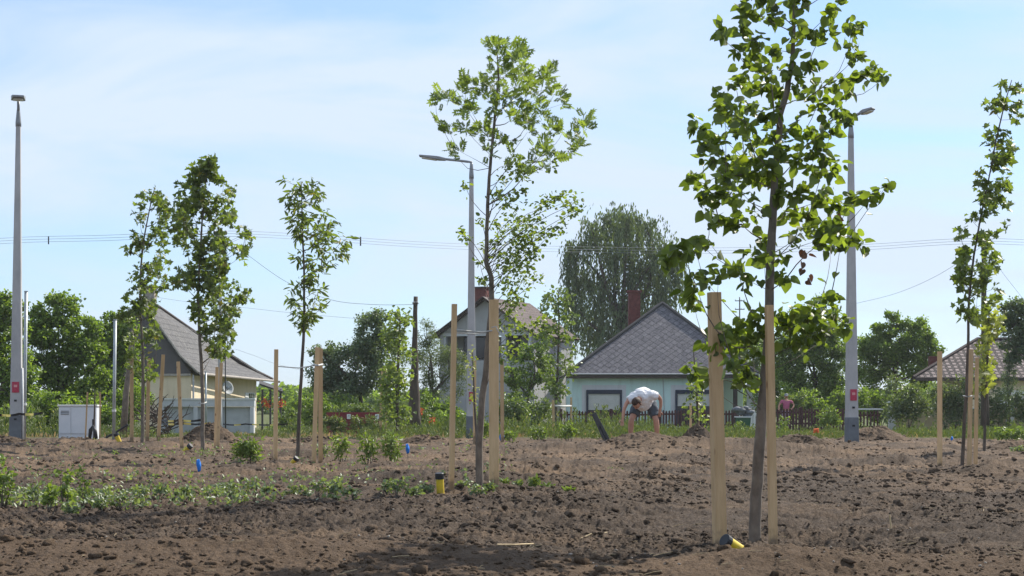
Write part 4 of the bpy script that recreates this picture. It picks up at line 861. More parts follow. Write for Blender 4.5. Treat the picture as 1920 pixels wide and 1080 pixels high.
# satellite dish
c = on_side(408) + nrm * .42; c.z = CAMH + 22 / FPX * c.y; m = MB(); n = 20; ax = Vector((.75, -.62, .22)).normalized(); u = ax.orthogonal().normalized(); w = ax.cross(u); vs = [c]; fs = []
for i in range(1, 6):
    for k in range(n): r_ = .32 * i / 5; vs.append(c + ax * (r_ * r_ * .8) + (u * math.cos(2 * math.pi * k / n) + w * math.sin(2 * math.pi * k / n)) * r_)
fs = [(0, 1 + k, 1 + (k + 1) % n) for k in range(n)] + [(1 + i * n + k, 1 + i * n + (k + 1) % n, 1 + (i + 1) * n + (k + 1) % n, 1 + (i + 1) * n + k) for i in range(4) for k in range(n)]
dr = empty('satellite_dish', c, 'round grey satellite dish beside the left house wall', 'satellite dish'); m.add(vs, fs); o = m.build('dish', M['panel'], dr, smooth=True); sm = o.modifiers.new('s', 'SOLIDIFY'); sm.thickness = .02
m = MB(); m.tube([c, c - nrm * .2 + Vector((0, 0, -.1)), on_side(408) + Vector((0, 0, c.z - .25 - wr0.z))], .025, 6); m.build('bracket', M['steel'], dr); m = MB(); m.tube([c - u * .3, c + ax * .35], .015, 6); m.build('feed_arm', M['steel'], dr)
# garden wall with panels
D = 64; root = empty('garden_wall', (P(390,0,D).x, D, -.2), 'low pale grey garden wall with recessed grey panels in front of the cream house', 'garden wall')
zt = P(0,749,D).z; x0, x1 = P(297,0,D).x, P(478,0,D).x
m = MB(); m.box(((x0 + x1) / 2, D, zt - .14), (x1 - x0, .34, .27)); m.build('coping', M['coping'], root, bevel=.01); m = MB(); m.box(((x0 + x1) / 2, D, zt + .02), (x1 - x0 + .06, .42, .045)); m.build('capstone', M['white'], root)
for a_, b_ in ((300,309),(364,372),(411,419),(470,477)):
    m = MB(); m.box(((P(a_,0,D).x + P(b_,0,D).x) / 2, D, (zt - .28 - .3) / 2), (pm(b_ - a_, D), .3, zt - .28 + .3)); m.build('pier', M['coping'], root)
for a_, b_ in ((309,364),(372,411),(419,470)):
    m = MB(); m.box(((P(a_,0,D).x + P(b_,0,D).x) / 2, D + .05, (zt - .28 - .3) / 2), (pm(b_ - a_, D), .08, zt - .28 + .3)); m.build('panel', M['panel'], root)
# middle house: grey gable with loggia, red chimney
D = 95; th = R(-22); cx = P(912,0,D).x; root = empty('house', (cx, D, GZ), 'grey two storey house with a gabled red tile roof and loggia behind the middle tree', 'house')
Rm = Matrix.Rotation(th, 3, 'Z'); o0 = Vector((cx, D, 0))
def H(x, y, z): return o0 + Rm @ Vector((x, y, 0)) + Vector((0, 0, z))
s_ = FPX / D; zA = CAMH + (750 - 557) / s_; zE = CAMH + (750 - 626) / s_; hw = 3.15; zB = CAMH + (750 - 621) / s_
m = MB(); m.poly([H(-hw + .3, 0, zB), H(hw - .3, 0, zB), H(hw - .3, 0, zE + .1), H(0, 0, zA - .15), H(-hw + .3, 0, zE + .1)], Rm @ Vector((0, .2, 0))); m.build('gable', M['grey_wall'], root)
m = MB(); m.poly([H(-hw + .3, .05, zB - .02), H(hw - .3, .05, zB - .02), H(hw - .3, .05, zB - .25), H(-hw + .3, .05, zB - .25)][::-1], Rm @ Vector((0, .3, 0))); m.build('lintel_beam', M['coping'], root)
m = MB()
for (xa, ya, xb, yb) in ((-hw + .3, 1.6, hw - .3, 1.6), (hw - .3, 0, hw - .3, 6.3), (-hw + .3, 6.3, -hw + .3, 0)):
    a_, b_ = H(xa, ya, 0), H(xb, yb, 0); wall(m, a_, b_, GZ, zE - .05 if xa != -xb else zB - .26, .2)
m.build('wall', M['grey_wall'], root)
zf = CAMH + (750 - 684) / s_
m = MB(); m.poly([H(-hw + .35, .1, zf - .5), H(hw - .35, .1, zf - .5), H(hw - .35, .1, zf + .25), H(-hw + .35, .1, zf + .25)], Rm @ Vector((0, .15, 0))); m.build('balcony_parapet', M['grey_wall'], root)
m = MB(); m.poly([H(-hw + .35, .1, GZ), H(hw - .35, .1, GZ), H(hw - .35, .1, zf - .52), H(-hw + .35, .1, zf - .52)], Rm @ Vector((0, .15, 0))); m.build('wall', M['grey_wall'], root)
for x_ in (-hw + .5, -.9, 1.0, hw - .55): m = MB(); m.bar(H(x_, .2, zf + .25), H(x_, .2, zB - .25), .26, rz=th); m.build('column', M['coping'], root)
m = MB(); m.box(H(.9, 1.5, zf + .85), (1.0, .12, 1.9), th); wf = m.build('door', M['darksteel'], root); m = MB(); m.box(H(-1.2, 1.5, zf + 1.0), (1.6, .12, 1.2), th); m.build('window', M['glass'], root)
for s1 in (-1, 1):
    q = [H(s1 * hw, -.4, zE - .12), H(s1 * hw, 6.6, zE - .12), H(0, 6.6, zA), H(0, -.4, zA)]
    roofplane('roof', q if s1 > 0 else [q[1], q[0], q[3], q[2]], M['tile2'], root, .12)
    m = MB(); m.bar(H(s1 * (hw + .05), -.43, zE - .16), H(0, -.43, zA - .02), .06, .26); m.build('bargeboard', M['fascia'], root)
ct = P(904,0,D + 3.2); zt = P(0,541,D + 3.2).z; m = MB(); m.box((ct.x, D + 3.2, zt - .8), (pm(26,98), .8, 1.6), th); ch = m.build('chimney', M['brick_ch'], root); m = MB(); m.box((ct.x, D + 3.2, zt + .04), (pm(30,98), .95, .09), th); cc = m.build('chimney_cap', M['fascia'], None); cc.parent = ch; cc.data.transform(Matrix.Translation(-world_loc(root)))
# lower annex to the right of it
ax0, ax1 = P(985,0,97).x, P(1052,0,97).x; za = P(0,640,97).z; root = empty('outbuilding', ((ax0 + ax1) / 2, 97, GZ), 'plain grey outbuilding between the grey house and the teal house', 'outbuilding')
m = MB(); m.box(((ax0 + ax1) / 2, 99, (za + GZ) / 2), (ax1 - ax0, 4, za - GZ)); m.build('wall', M['coping'], root)
roofplane('roof', [(ax0 - .3, 96.6, za), (ax1 + .3, 96.6, za), (ax1 + .3, 101.4, za + .9), (ax0 - .3, 101.4, za + .9)], M['tile2'], root)
# right house, brown tiled hip
D = 80; root = empty('house', (P(1840,0,D).x, D, GZ), 'house with a brown clay tile hipped roof behind the bushes at the right edge', 'house')
ez = P(0,708,D).z; e0 = P(1712,708,D); e1 = Vector((P(2120,0,D).x, D, e0.z)); r0 = P(1832,636,D + 3.6); r1 = Vector((e1.x - 3.2, D + 3.6, r0.z)); b0 = Vector((P(1716,0,D + 7.4).x, D + 7.4, e0.z)); b1 = Vector((e1.x, D + 7.4, e0.z))
roofplane('roof', [e0, e1, r1, r0], M['tile'], root); roofplane('roof', [b0, e0, r0], M['tile'], root); roofplane('roof', [b1, b0, r0, r1], M['tile'], root); roofplane('roof', [e1, b1, r1], M['tile'], root)
m = MB(); m.box(((e0.x + e1.x) / 2 + 1.2, D + 3.7, (ez - .05 + GZ) / 2), (e1.x - e0.x - 3.3, 6.4, ez - .05 - GZ)); m.build('wall', M['cream'], root)
m = MB(); m.tube([e0, r0, r1], .10, 6); m.tube([e1, r1], .10, 6); m.build('ridge_cap', M['tile2'], root); m = MB(); m.box(((e0.x + e1.x) / 2, D - .02, ez - .08), (e1.x - e0.x, .1, .14)); m.build('eave_board', M['fascia'], root)
m = MB(); c = P(1749,0,D + 2.5); zt = P(0,668,D + 2.5).z; m.box((c.x, D + 2.5, zt - .6), (pm(14,D), .45, 1.2)); m.build('chimney', M['brick_ch'], root)
window(root, (P(1905,0,D).x, D + .47, .95), 1.3, 1.2, D, .5, 'white')
# pergola
D = 80; root = empty('pergola', (P(512,0,D).x, D, GZ), 'dark open pergola right of the cream house', 'pergola'); 
for px_ in (492, 507, 526):
    m = MB(); m.box((P(px_,0,D).x, D, .65), (.09, .09, 1.9)); m.build('post', M['darksteel'], root)
m = MB(); m.poly([P(486,722,D - .5), P(530,737,D - .5), P(530,731,D + 2.5), P(486,716,D + 2.5)], (0, 0, .08)); m.build('roof', M['slate2'], root)
for px_, py_ in ((497,752),(503,760),(527,757)):
    fl = empty('hanging_flowers', P(px_,py_,D - .1), 'orange hanging flowers, ' + {497:'left and highest', 503:'between the left and middle posts', 527:'by the right post'}[px_] + ' in the dark pergola', 'flowers', 'orange flowers hanging in the pergola')
    q = np.array(P(px_,py_,D - .1)) + rng.normal(size=(40, 3)) * .10; leaves('blossom', q, .09, 'oval', M['flower'], fl)
# ------------------------------------------------------------------ fences
def picket_fence(x0, x1, D, top, zb, step, w, m_, label, posts=(), pale=None, name='picket_fence', h0=0):
    xa, xb = P(x0,0,D).x, P(x1,0,D).x; zt = P(0,top,D).z; root = empty(name, ((xa + xb) / 2, D, zb), label, 'fence'); n = int((xb - xa) / step)
    proto = None; wl = world_loc(root)
    for i in range(n):
        x = xa + (i + .5) * step; hz = zt + random.uniform(-.02, .03)
        if proto is None:
            m = MB(); m.poly([(x - w / 2, D, zb), (x + w / 2, D, zb), (x + w / 2, D, hz - .05), (x, D, hz), (x - w / 2, D, hz - .05)], (0, .025, 0)); proto = m.build('picket', M[m_], root); px0 = x
        else:
            o = proto.copy(); COL.objects.link(o); o.parent = root; o.location = (x - px0, random.uniform(-.005, .005), random.uniform(-.03, .03)); o.rotation_euler = (0, 0, 0)
    for z in (zt - .18, zt - .68): m = MB(); m.box(((xa + xb) / 2, D + .05, z), (xb - xa, .045, .08)); m.build('rail', M[m_], root)
    for pxx in posts: m = MB(); m.box((P(pxx,0,D).x, D + .12, (zt + zb) / 2 + .04), (.14, .14, zt - zb + .08)); m.build('post', M[m_ if not pale else pale], root)
picket_fence(1050, 1240, 77, 770, -.35, .135, .085, 'fence_wood', 'dark picket fence in front of the left window of the teal house', (1052, 1146, 1238))
picket_fence(1241, 1398, 77, 769, -.35, .135, .085, 'fence_wood', 'dark picket fence in front of the right window of the teal house', (1320, 1396))
picket_fence(1400, 1428, 77, 769, -.35, .14, .08, 'white', 'short white picket gate right of the teal house', name='picket_gate')
picket_fence(1432, 1592, 77, 766, -.35, .14, .10, 'fence_wood', 'dark red picket fence left of the right lamp pole', (1503,))
picket_fence(1604, 1652, 75, 771, -.35, .15, .07, 'fence_wood', 'short dark red picket fence with pale top rail right of the right lamp pole')
m = MB(); m.box((P(1630,0,75).x, 75.02, P(0,767,75).z), (pm(52,75), .12, .07)); tag(m.build('fence_rail', M['coping'], origin=(P(1630,0,75).x, 75, .6)), 'pale top rail over the short picket fence at right', 'rail')
def wallseg(x0, x1, D, top, m_, label, name='boundary_wall', cap=True, th=.2, zb=-.35):
    xa, xb = P(x0,0,D).x, P(x1,0,D).x; zt = P(0,top,D).z; root = empty(name, ((xa + xb) / 2, D, zb), label, 'wall')
    m = MB(); m.box(((xa + xb) / 2, D, (zt + zb) / 2), (xb - xa, th, zt - zb)); m.build('wall', M[m_], root)
    if cap: m = MB(); m.box(((xa + xb) / 2, D, zt + .025), (xb - xa + .04, th + .08, .05)); m.build('cap', M['coping'], root)
wallseg(1680, 1888, 73, 767, 'ywall', 'ochre boundary wall behind the grey green bush')
wallseg(1900, 2100, 73, 765, 'ywall', 'ochre boundary wall at the right edge of the frame')
for px_, tp, lb in ((1672,755,'grey concrete gate post at the left end of the ochre wall'),(1894,756,'grey concrete post between the two ochre walls')):
    root = empty('gate_post', P(px_, 800, 72.7), lb, 'post', 'concrete posts of the ochre wall'); x = P(px_,0,72.7).x; zt = P(0,tp,72.7).z
    m = MB(); m.box((x, 72.7, (zt - .35) / 2), (.27, .27, zt + .35)); m.build('shaft', M['concrete'], root); m = MB(); m.box((x, 72.7, zt + .03), (.36, .36, .07)); m.build('capital', M['coping'], root)
wallseg(612, 716, 66, 773, 'red_fence', 'red board fence with two white notices, half hidden by grass', 'board_fence', False, .06)
for px_, lb in ((654,'left white notice on the red board fence'),(707,'right white notice on the red board fence')):
    c = P(px_,781,65.9); r_ = empty('notice', c, lb, 'notice', 'white notices on the red fence'); m = MB(); m.box(c, (pm(7,66), .02, pm(9,66))); m.build('sheet', M['white'], r_)
    m = MB(); m.box(c + Vector((0, -.014, .03)), (pm(3.4,66), .006, pm(2.4,66))); m.build('printing', M['panel'], r_)
# waste bin behind the fence
D = 75.5; c = P(1393,800,D); root = empty('waste_bin', c, 'green waste bin with a stuffed grey sack on top near the white gate', 'bin'); m = MB(); x = c.x; m.bar((x, D, -.3), (x, D, .32), .52, .5, .64, .6); m.build('body', mat('green_plastic', (.03, .09, .05), .5), root, bevel=.02)
m = MB(); m.box((x, D, .35), (.7, .66, .06)); m.build('lid', M['coping'], root, bevel=.01)
q = rng.normal(size=(16, 3)) * np.array([.17, .12, .12]) + np.array([x, D, .6]); V_, F_ = ico(2); o = lumps('sack', q, np.full(16, .16), 2, kindmat='base_grey'); o.parent = root; o.data.transform(Matrix.Translation(-world_loc(root)))

# ------------------------------------------------------------------ big trees and shrubs
def crown_pts(lobes, D, dens, size, K=26, flat=.8):
    ps = []; outs = []
    for l in lobes:
        px, py, rx, ry = l[:4]; dd = D + (l[4] if len(l) > 4 else 0); c = np.array(P(px, py, dd)); a, b = pm(rx, D), pm(ry, D); dpt = (a + b) / 2 * flat
        k = max(16, int(K * (a * b) / 1.6)); u = rng.normal(size=(k, 3)); u /= np.linalg.norm(u, axis=1)[:, None]; rr = rng.uniform(.25, 1, k) ** .5
        cc = c + u * rr[:, None] * np.array([a, dpt, b]) * .88; cr = rng.uniform(.20, .42, k) * (a * b) ** .5 * .85
        n = int(3.14 * a * b * dens * 6.5); w = cr ** 2 / np.sum(cr ** 2); idx = rng.choice(k, n, p=w)
        g = rng.normal(size=(n, 3)); g /= np.linalg.norm(g, axis=1)[:, None]; g2 = g * (rng.uniform(0, 1, n) ** .45)[:, None] * cr[idx][:, None] * np.where(rng.uniform(0, 1, (n, 1)) < .16, rng.uniform(1.2, 1.75, (n, 1)), rng.uniform(.6, 1.2, (n, 1)))
        p = cc[idx] + g2 * np.array([1, 1, .8]); ps.append(p); outs.append(g)
    return np.concatenate(ps), np.concatenate(outs)
def tree(name, label, D, base, lobes, lm, size=.2, dens=95, tmpl='quad', cat='tree', group=None, tw=.12, droop=.25, barkm='bark', K=26):
    b = P(base[0], base[1], D); b.z = GZ; root = empty(name, b, label, cat, group); ps, outs = crown_pts(lobes, D, dens, size, K)
    ps[:, 2] = np.maximum(ps[:, 2], GZ + .15)
    leaves('crown', ps, size * .62 * rng.uniform(.6, 1.3, len(ps)), tmpl, M[lm], root, outs, droop, .7)
    fork = Vector((b.x, b.y, GZ + (P(*lobes[0][:2], D).z - GZ) * .55)); m = MB(); m.tube(jitter_line(b - Vector((0,0,.3)), fork, 6, .03), [tw, tw * .9, tw * .85, tw * .8, tw * .75, tw * .7], 9)
    m.build('trunk', M[barkm], root, smooth=True); m = MB()
    for l in lobes:
        c = P(l[0], l[1], D + (l[4] if len(l) > 4 else 0)); m.tube(jitter_line(fork, c, 6, .08), [tw * .6, tw * .5, tw * .4, tw * .3, tw * .2, tw * .12], 7)
        for k in range(4):
            e = c + Vector((random.uniform(-1, 1) * pm(l[2], D), random.uniform(-1, 1) * pm(l[2], D) * .5, random.uniform(0, 1) * pm(l[3], D))) * .8; m.tube(jitter_line(fork.lerp(c, .75), e, 5, .1), [tw * .2, tw * .16, tw * .12, tw * .08, tw * .04], 5)
    m.build('limbs', M[barkm], root, smooth=True); return root
UG = []
G1 = 'garden trees behind the plot'
tree('bushy_tree', 'bright green acacia tree at the left edge behind the tall lamp pole', 60, (5,800), [(0,640,62,70),(12,590,38,45),(30,700,60,60),(-30,600,60,70),(20,760,55,30)], 'bgtree', .19, 120, 'oval', group=G1)
tree('bushy_tree', 'tall green tree behind the white cabinet', 63, (115,800), [(105,640,62,72),(110,580,48,40),(150,640,50,65),(75,610,40,55),(140,720,62,50),(90,740,60,45),(175,690,34,60),(60,660,40,60)], 'bgtree', .19, 120, 'oval', group=G1)
tree('bushy_tree', 'green tree against the dark gable of the cream house', 66, (215,800), [(190,670,38,60),(215,650,36,52),(235,700,40,55),(190,730,50,50),(185,620,24,30),(262,740,24,36),(245,640,22,50),(210,600,26,24),(225,745,60,50)], 'bgtree', .18, 120, 'oval', group=G1)
tree('bushy_tree', 'dark dense tree left of the dark wooden pole', 74, (675,800), [(665,680,62,62),(700,630,48,48),(610,700,42,52),(720,680,50,70),(640,730,70,40),(712,598,22,24),(605,660,26,34)], 'evergreen', .17, 120, 'oval', group=G1)
tree('bushy_tree', 'grey green airy tree right of the dark wooden pole', 78, (810,800), [(805,680,38,65),(830,700,38,62),(795,625,26,38),(855,690,32,55),(810,750,55,36)], 'greygreen', .17, 95, 'lance', group=G1)
tree('bushy_tree', 'olive tree hidden under the low branches of the nearest tree', 84, (1530,800), [(1500,640,58,62),(1535,610,46,60),(1560,680,40,62),(1480,690,52,52),(1520,730,72,42),(1575,640,24,40)], 'bgtree', .19, 120, 'oval', group=G1)
tree('bushy_tree', 'rounded tree right of the right concrete lamp pole', 88, (1680,800), [(1690,640,56,46),(1720,625,42,34),(1650,660,44,52),(1700,690,60,46),(1665,610,30,28),(1625,690,36,60),(1745,660,26,32)], 'bgtree', .20, 115, 'oval', group=G1)
tree('bushy_tree', 'large dark tree cut off by the right edge of the frame', 70, (1935,800), [(1925,610,50,56),(1900,640,34,44),(1960,600,60,70),(1890,590,24,24),(1925,670,42,32)], 'evergreen', .18, 120, 'oval', group=G1)
tree('bushy_tree', 'low distant treetop peeping over the roof right of the thick near stake', 110, (1370,800), [(1365,655,48,40),(1325,650,26,30),(1410,660,40,40),(1440,690,40,50)], 'bgtree', .24, 90, 'quad', group=G1)
tree('bushy_tree', 'light green tree in front of the grey outbuilding', 82, (990,800), [(1000,690,26,42),(1012,645,22,30),(975,735,36,34),(1030,700,18,48),(955,700,26,36),(985,655,20,26)], 'bgtree', .17, 90, 'oval', group=G1, tw=.1)
tree('bushy_tree', 'low tree behind the cable between pergola and the spindly tree', 92, (560,800), [(560,770,34,30),(590,740,24,30),(535,775,20,20)], 'bgtree', .18, 90, 'oval', group=G1, tw=.1)
tree('conifer', 'small dark conical conifer before the tiled house at right', 70, (1893,800), [(1893,735,26,34),(1893,705,17,28),(1893,680,9,24)], 'evergreen', .12, 220, 'lance', 'conifer', tw=.08)
for i_, (px_, bs, dd, w_, h_, lb) in enumerate(((25,812,57,90,80,'dark green undergrowth behind the foot of the left lamp pole'),(95,810,58,90,88,'dark green undergrowth directly left of the white cabinet'),(150,808,59,100,95,'dark green undergrowth rising behind the white cabinet'),
        (235,806,60,80,110,'dark green undergrowth behind the thin pole and the brush pile'),(820,802,72,90,80,'undergrowth below the grey green airy tree'),(640,800,72,120,70,'dark undergrowth behind the red board fence'),(1500,800,81,130,90,'dark undergrowth behind the pink dressed person'),
        (1590,798,82,90,95,'dark undergrowth right behind the right lamp pole'),(1650,798,83,90,90,'dark undergrowth left of the gate post'),(1440,800,83,80,110,'dark undergrowth behind the nearest tree trunk'))):
    UG.append((px_, bs, dd, w_, h_, lb))
# willow
D = 118; b = P(1165,800,D); b.z = GZ; root = empty('weeping_willow', b, 'tall weeping willow rising behind the teal house', 'tree', G1)
ps = []; limbs = MB(); fork = P(1165,640,D); tops = []
for px_, py_, r_ in ((1110,430,28),(1140,412,28),(1175,408,30),(1210,425,28),(1245,465,28),(1265,490,18),(1075,470,24),(1090,520,30),(1160,480,45),(1210,500,40),(1130,540,45),(1190,560,50),(1240,550,26),(1100,600,35),(1150,620,50),(1220,610,45),(1068,560,14)):
    c = P(px_, py_, D + random.uniform(-2, 2)); limbs.tube(jitter_line(fork, c, 6, .08, .05), [.18, .14, .11, .08, .05, .03], 6); tops.append((c, pm(r_, D)))
for c, r_ in tops:
    for s in range(int(24 + 36 * r_)):
        st = np.array(c) + rng.normal(size=3) * r_ * np.array([.75, 1.0, .55]); Ln = random.uniform(.5, 3.0) * (1 if random.random() < .8 else 1.6); n = int(Ln / .085); t = np.linspace(0, 1, n)
        ang_ = random.uniform(0, 6.283); R0 = random.uniform(.3, 1.15) * r_; h_ = random.uniform(.1, .5); q = np.array(c) + rng.normal(size=3) * r_ * np.array([.35, .45, .40]) + np.stack([R0 * math.cos(ang_) * (1 - np.exp(-3.5 * t)), R0 * math.sin(ang_) * (1 - np.exp(-3.5 * t)), h_ * np.sin(np.pi * np.minimum(t * 2.6, 1)) - Ln * t ** 1.35], 1) + rng.normal(size=(n, 3)) * .06; ps.append(q)
        if s % 4 == 0: limbs.tube([Vector(q[0]), Vector(q[n // 2]), Vector(q[-1])], [.015, .01, .006], 4)
ps = np.concatenate(ps); ps = ps[ps[:, 2] > 1.5]; leaves('crown', ps, .30 * rng.uniform(.6, 1.2, len(ps)), 'lance', M['willow'], root, None, 2.2, 0)
limbs.build('limbs', M['bark'], root, smooth=True); m = MB(); m.tube(jitter_line(b, fork, 6, .02), [.4, .36, .32, .28, .24, .2], 10); m.build('trunk', M['bark'], root, smooth=True)
# shrubs: dome of leaves on a few stems
def shrub(name, px, base, D, w, h, label, lm='shrub', size=.08, dens=240, tmpl='oval', cat='shrub', group=None, lobes=None, z=None, stems=6, K=14):
    b = P(px, base, D); b.z = gs(b.x, D) if D < 52 else GZ
    if z is not None: b.z = z
    root = empty(name, b, label, cat, group); zt = (P(0, base - h, D).z - b.z) * (1.25 if group == 'low shrubs of the planted bed' else 1); a = pm(w / 2, D); lob = lobes or 3; ps = []; outs = []
    for i in range(lob):
        ox = (i - (lob - 1) / 2) / max(lob, 1) * a * 1.2; hh = zt * random.uniform(.75, 1); k = K; u = rng.normal(size=(k, 3)); u /= np.linalg.norm(u, axis=1)[:, None]; rr = rng.uniform(.3, 1, k)
        al = a * (.62 if lob > 1 else 1); cc = np.array([b.x + ox, b.y, b.z + hh * .52]) + u * rr[:, None] * np.array([al * .75, al * .7, hh * .42]); cr = rng.uniform(.2, .38, k) * (al * hh * .5) ** .5
        n = max(30, int(dens * 1.8 * al * hh)); idx = rng.integers(0, k, n); g = rng.normal(size=(n, 3)); g /= np.linalg.norm(g, axis=1)[:, None]; ps.append(cc[idx] + g * (rng.uniform(0, 1, n) ** .5)[:, None] * cr[idx][:, None]); outs.append(g)
    ps = np.concatenate(ps); ps[:, 2] = np.maximum(ps[:, 2], b.z + .01); outs = np.concatenate(outs); leaves('foliage', ps, size * rng.uniform(.6, 1.3, len(ps)), tmpl, M[lm], root, outs, .05, .8)
    m = MB()
    for i in range(stems):
        e = ps[rng.integers(len(ps))]; s0 = Vector((b.x + random.gauss(0, a * .12), b.y + random.gauss(0, .03), b.z - .03)); m.tube(jitter_line(s0, e, 5, .08), [.006 * (1 + zt), .005 * (1 + zt), .004, .003, .002], 5)
    m.build('stems', M['bark'], root, smooth=True); return root
for u_ in UG: shrub('shrub', u_[0], u_[1], u_[2], u_[3], u_[4], u_[5], 'bgtree', .12, 300, K=26, group='undergrowth below the garden trees')
shrub('shrub', 1554, 806, 66, 60, 50, 'round bright green bush left of the foot of the right lamp pole', 'brightshrub', .10, 330, z=-.1)
shrub('shrub', 1480, 770, 79, 75, 52, 'light green bush behind the red shirted person and fence', 'shrub', .12, 260, z=.1)
shrub('shrub', 1470, 812, 60, 26, 40, 'narrow light green plant beside the nearest tree trunk', 'brightshrub', .09, 260)
shrub('shrub', 1384, 812, 60, 28, 36, 'small green plant between the thick near stake and the nearest trunk', 'brightshrub', .08, 240)
shrub('shrub', 1700, 808, 68, 125, 122, 'broad grey green bush in front of the ochre wall, left half', 'greygreen', .10, 300, K=24)
shrub('shrub', 1785, 805, 67, 110, 122, 'broad grey green bush in front of the ochre wall, touching the lone right stake', 'greygreen', .10, 300, K=24)
shrub('shrub', 1865, 802, 68, 80, 95, 'dull grey green bush behind the foot of the grey utility pole', 'greygreen', .10, 280, K=20)
shrub('shrub', 960, 805, 66, 90, 90, 'leafy bright hedge bush right of the middle tree stake', 'shrub', .11, 300, K=24)
shrub('shrub', 1010, 800, 69, 70, 62, 'low green hedge bush beside the dark picket fence', 'shrub', .11, 280, K=18)
shrub('shrub', 860, 810, 67, 110, 62, 'dark green hedge bush behind the middle lamp pole', 'bgtree', .11, 300, K=22)
shrub('shrub', 782, 805, 68, 80, 56, 'green garden bush with orange flowers in front', 'shrub', .11, 280, K=20)
shrub('shrub', 590, 800, 70, 80, 70, 'green bush behind the paired stakes left of centre', 'bgtree', .11, 280, K=20)
shrub('shrub', 1930, 802, 69, 80, 100, 'grey green bush cut by the right edge in front of the tiled house', 'greygreen', .10, 300, K=20)
shrub('shrub', 628, 806, 62, 60, 42, 'tall grass clump before the left half of the red board fence', 'weed', .14, 300, 'lance')
shrub('shrub', 683, 806, 62, 70, 38, 'tall grass clump before the right half of the red board fence', 'weed', .14, 300, 'lance')
shrub('hedge', 662, 790, 69, 130, 36, 'grassy green hedge growing over the red board fence', 'shrub', .16, 420, 'lance', 'hedge', lobes=5)
shrub('shrub', 545, 808, 64, 60, 50, 'light green bush right of the pergola', 'shrub', .11, 260)
shrub('shrub', 510, 812, 56, 40, 26, 'small bright bush at the foot of the house corner', 'brightshrub', .09, 300)
shrub('shrub', 200, 800, 58, 70, 60, 'dark green bush left of the brush pile', 'bgtree', .11, 280, K=18)
shrub('leafy_plant', 465, 878, 29.5, 62, 66, 'big bright green leafy plant left of the lone stake by the spindly tree', 'brightshrub', .10, 900, 'lance', 'plant', K=26)
for px_, bs, w_, h_, lb in ((640,875,34,62,'leftmost of the bright leafy plants right of the paired stakes'),(692,868,44,50,'middle and lowest of the bright leafy plants right of the paired stakes'),(733,862,48,66,'rightmost and tallest of the bright leafy plants right of the paired stakes')):
    shrub('leafy_plant', px_, bs, 30, w_ * 1.25, h_ * 1.1, lb, 'brightshrub', .10, 800, 'lance', 'plant', K=22, lobes=2)
for px_, w_, h_, lb in ((1010,44,34,'low white flowering clump right of the wide middle stake'),(1065,52,36,'low white flowering clump nearest to the dark spade'),(955,40,22,'low green clump beside the blue round flag')):
    shrub('low_shrub', px_, 826, 45, w_, h_, lb, 'brightshrub', .07, 520, K=14)
shrub('low_shrub', 905, 822, 45, 40, 46, 'bright leafy clump between the middle lamp foot and the wide stake', 'brightshrub', .08, 420)
shrub('low_shrub', 1898, 830, 46, 90, 34, 'bright green clump at the right edge in front of the ochre wall', 'brightshrub', .09, 420)
shrub('low_shrub', 1912, 858, 36, 34, 24, 'pinkish green small plant at the right edge of the plot', 'cover', .06, 420)
shrub('low_shrub', 385, 862, 33, 60, 26, 'thin pale weed clump at the foot of the bushy maple', 'cover', .06, 160, 'lance')
shrub('low_shrub', 300, 872, 31, 50, 22, 'sparse yellowish weed clump on the tan soil at left', 'cover', .05, 120)
shrub('low_shrub', 605, 850, 33, 40, 26, 'thin weed clump behind the paired stakes', 'cover', .06, 160)
# bed of young shrubs crossing the plot at left
LG = 'low shrubs of the planted bed'
def bed(px, base, w, h, lb, lm='cover', size=.042, tm='oval', st=6, D=None, dens=2600):
    px += random.uniform(-7, 7); base += random.uniform(-6, 5); h *= random.uniform(.7, 1.25); w *= random.uniform(.8, 1.3); dens *= random.uniform(.6, 1.2)
    D = D or FPX * CAMH / (base - HOR); return shrub('low_shrub', px, base, D, w, h, lb, lm, size, dens * .6, tm, 'low shrub', LG, lobes=2, stems=st, K=8)
bed(12,950,58,92,'tall leafy plant cut by the left edge of the frame','brightshrub',.05,dens=1400)
bed(60,945,34,54,'loose pale plant second from the left edge','cover',.045,dens=1200)
bed(98,962,34,84,'upright green plant with a tall thin shoot, left part of the bed','brightshrub',.05,dens=1400)
bed(120,958,42,88,'tallest upright plant in the left part of the bed','brightshrub',.05,dens=1400)
bed(155,950,26,82,'single shoot with one leafy tip, right of the tallest bed plant','shrub',.05,dens=500)
bed(140,965,50,30,'low spreading plant at the foot of the tallest bed plant')
ORD = ['first', 'second', 'third', 'fourth', 'fifth', 'sixth', 'seventh', 'eighth', 'ninth', 'tenth', 'eleventh', 'twelfth']
for lst, lb in (([(185,955,40,34),(222,952,44,38),(258,955,46,40),(266,938,40,30),(300,940,44,36),(335,946,44,40),(358,952,40,34),(392,942,50,46),(420,938,44,42),(440,952,44,44),(472,944,46,42),(498,948,40,36)],
                 'shrub from the left in the long pale green row below the blue flag'),
                ([(542,946,40,40),(566,948,40,44),(595,950,44,42),(625,946,44,42),(655,948,36,36)], 'shrub from the left in the bed clump below the paired stakes'),
                ([(722,944,40,48),(745,950,44,44),(775,952,50,42),(800,948,36,34)], 'shrub from the left in the bed clump left of the upright yellow pipe'),
                ([(865,938,40,34),(888,944,44,46),(915,942,36,38)], 'shrub from the left in the clump at the foot of the middle tree')):
    for i_, (px_, b_, w_, h_) in enumerate(lst): bed(px_, b_, w_, h_, ORD[i_] + ' ' + lb)
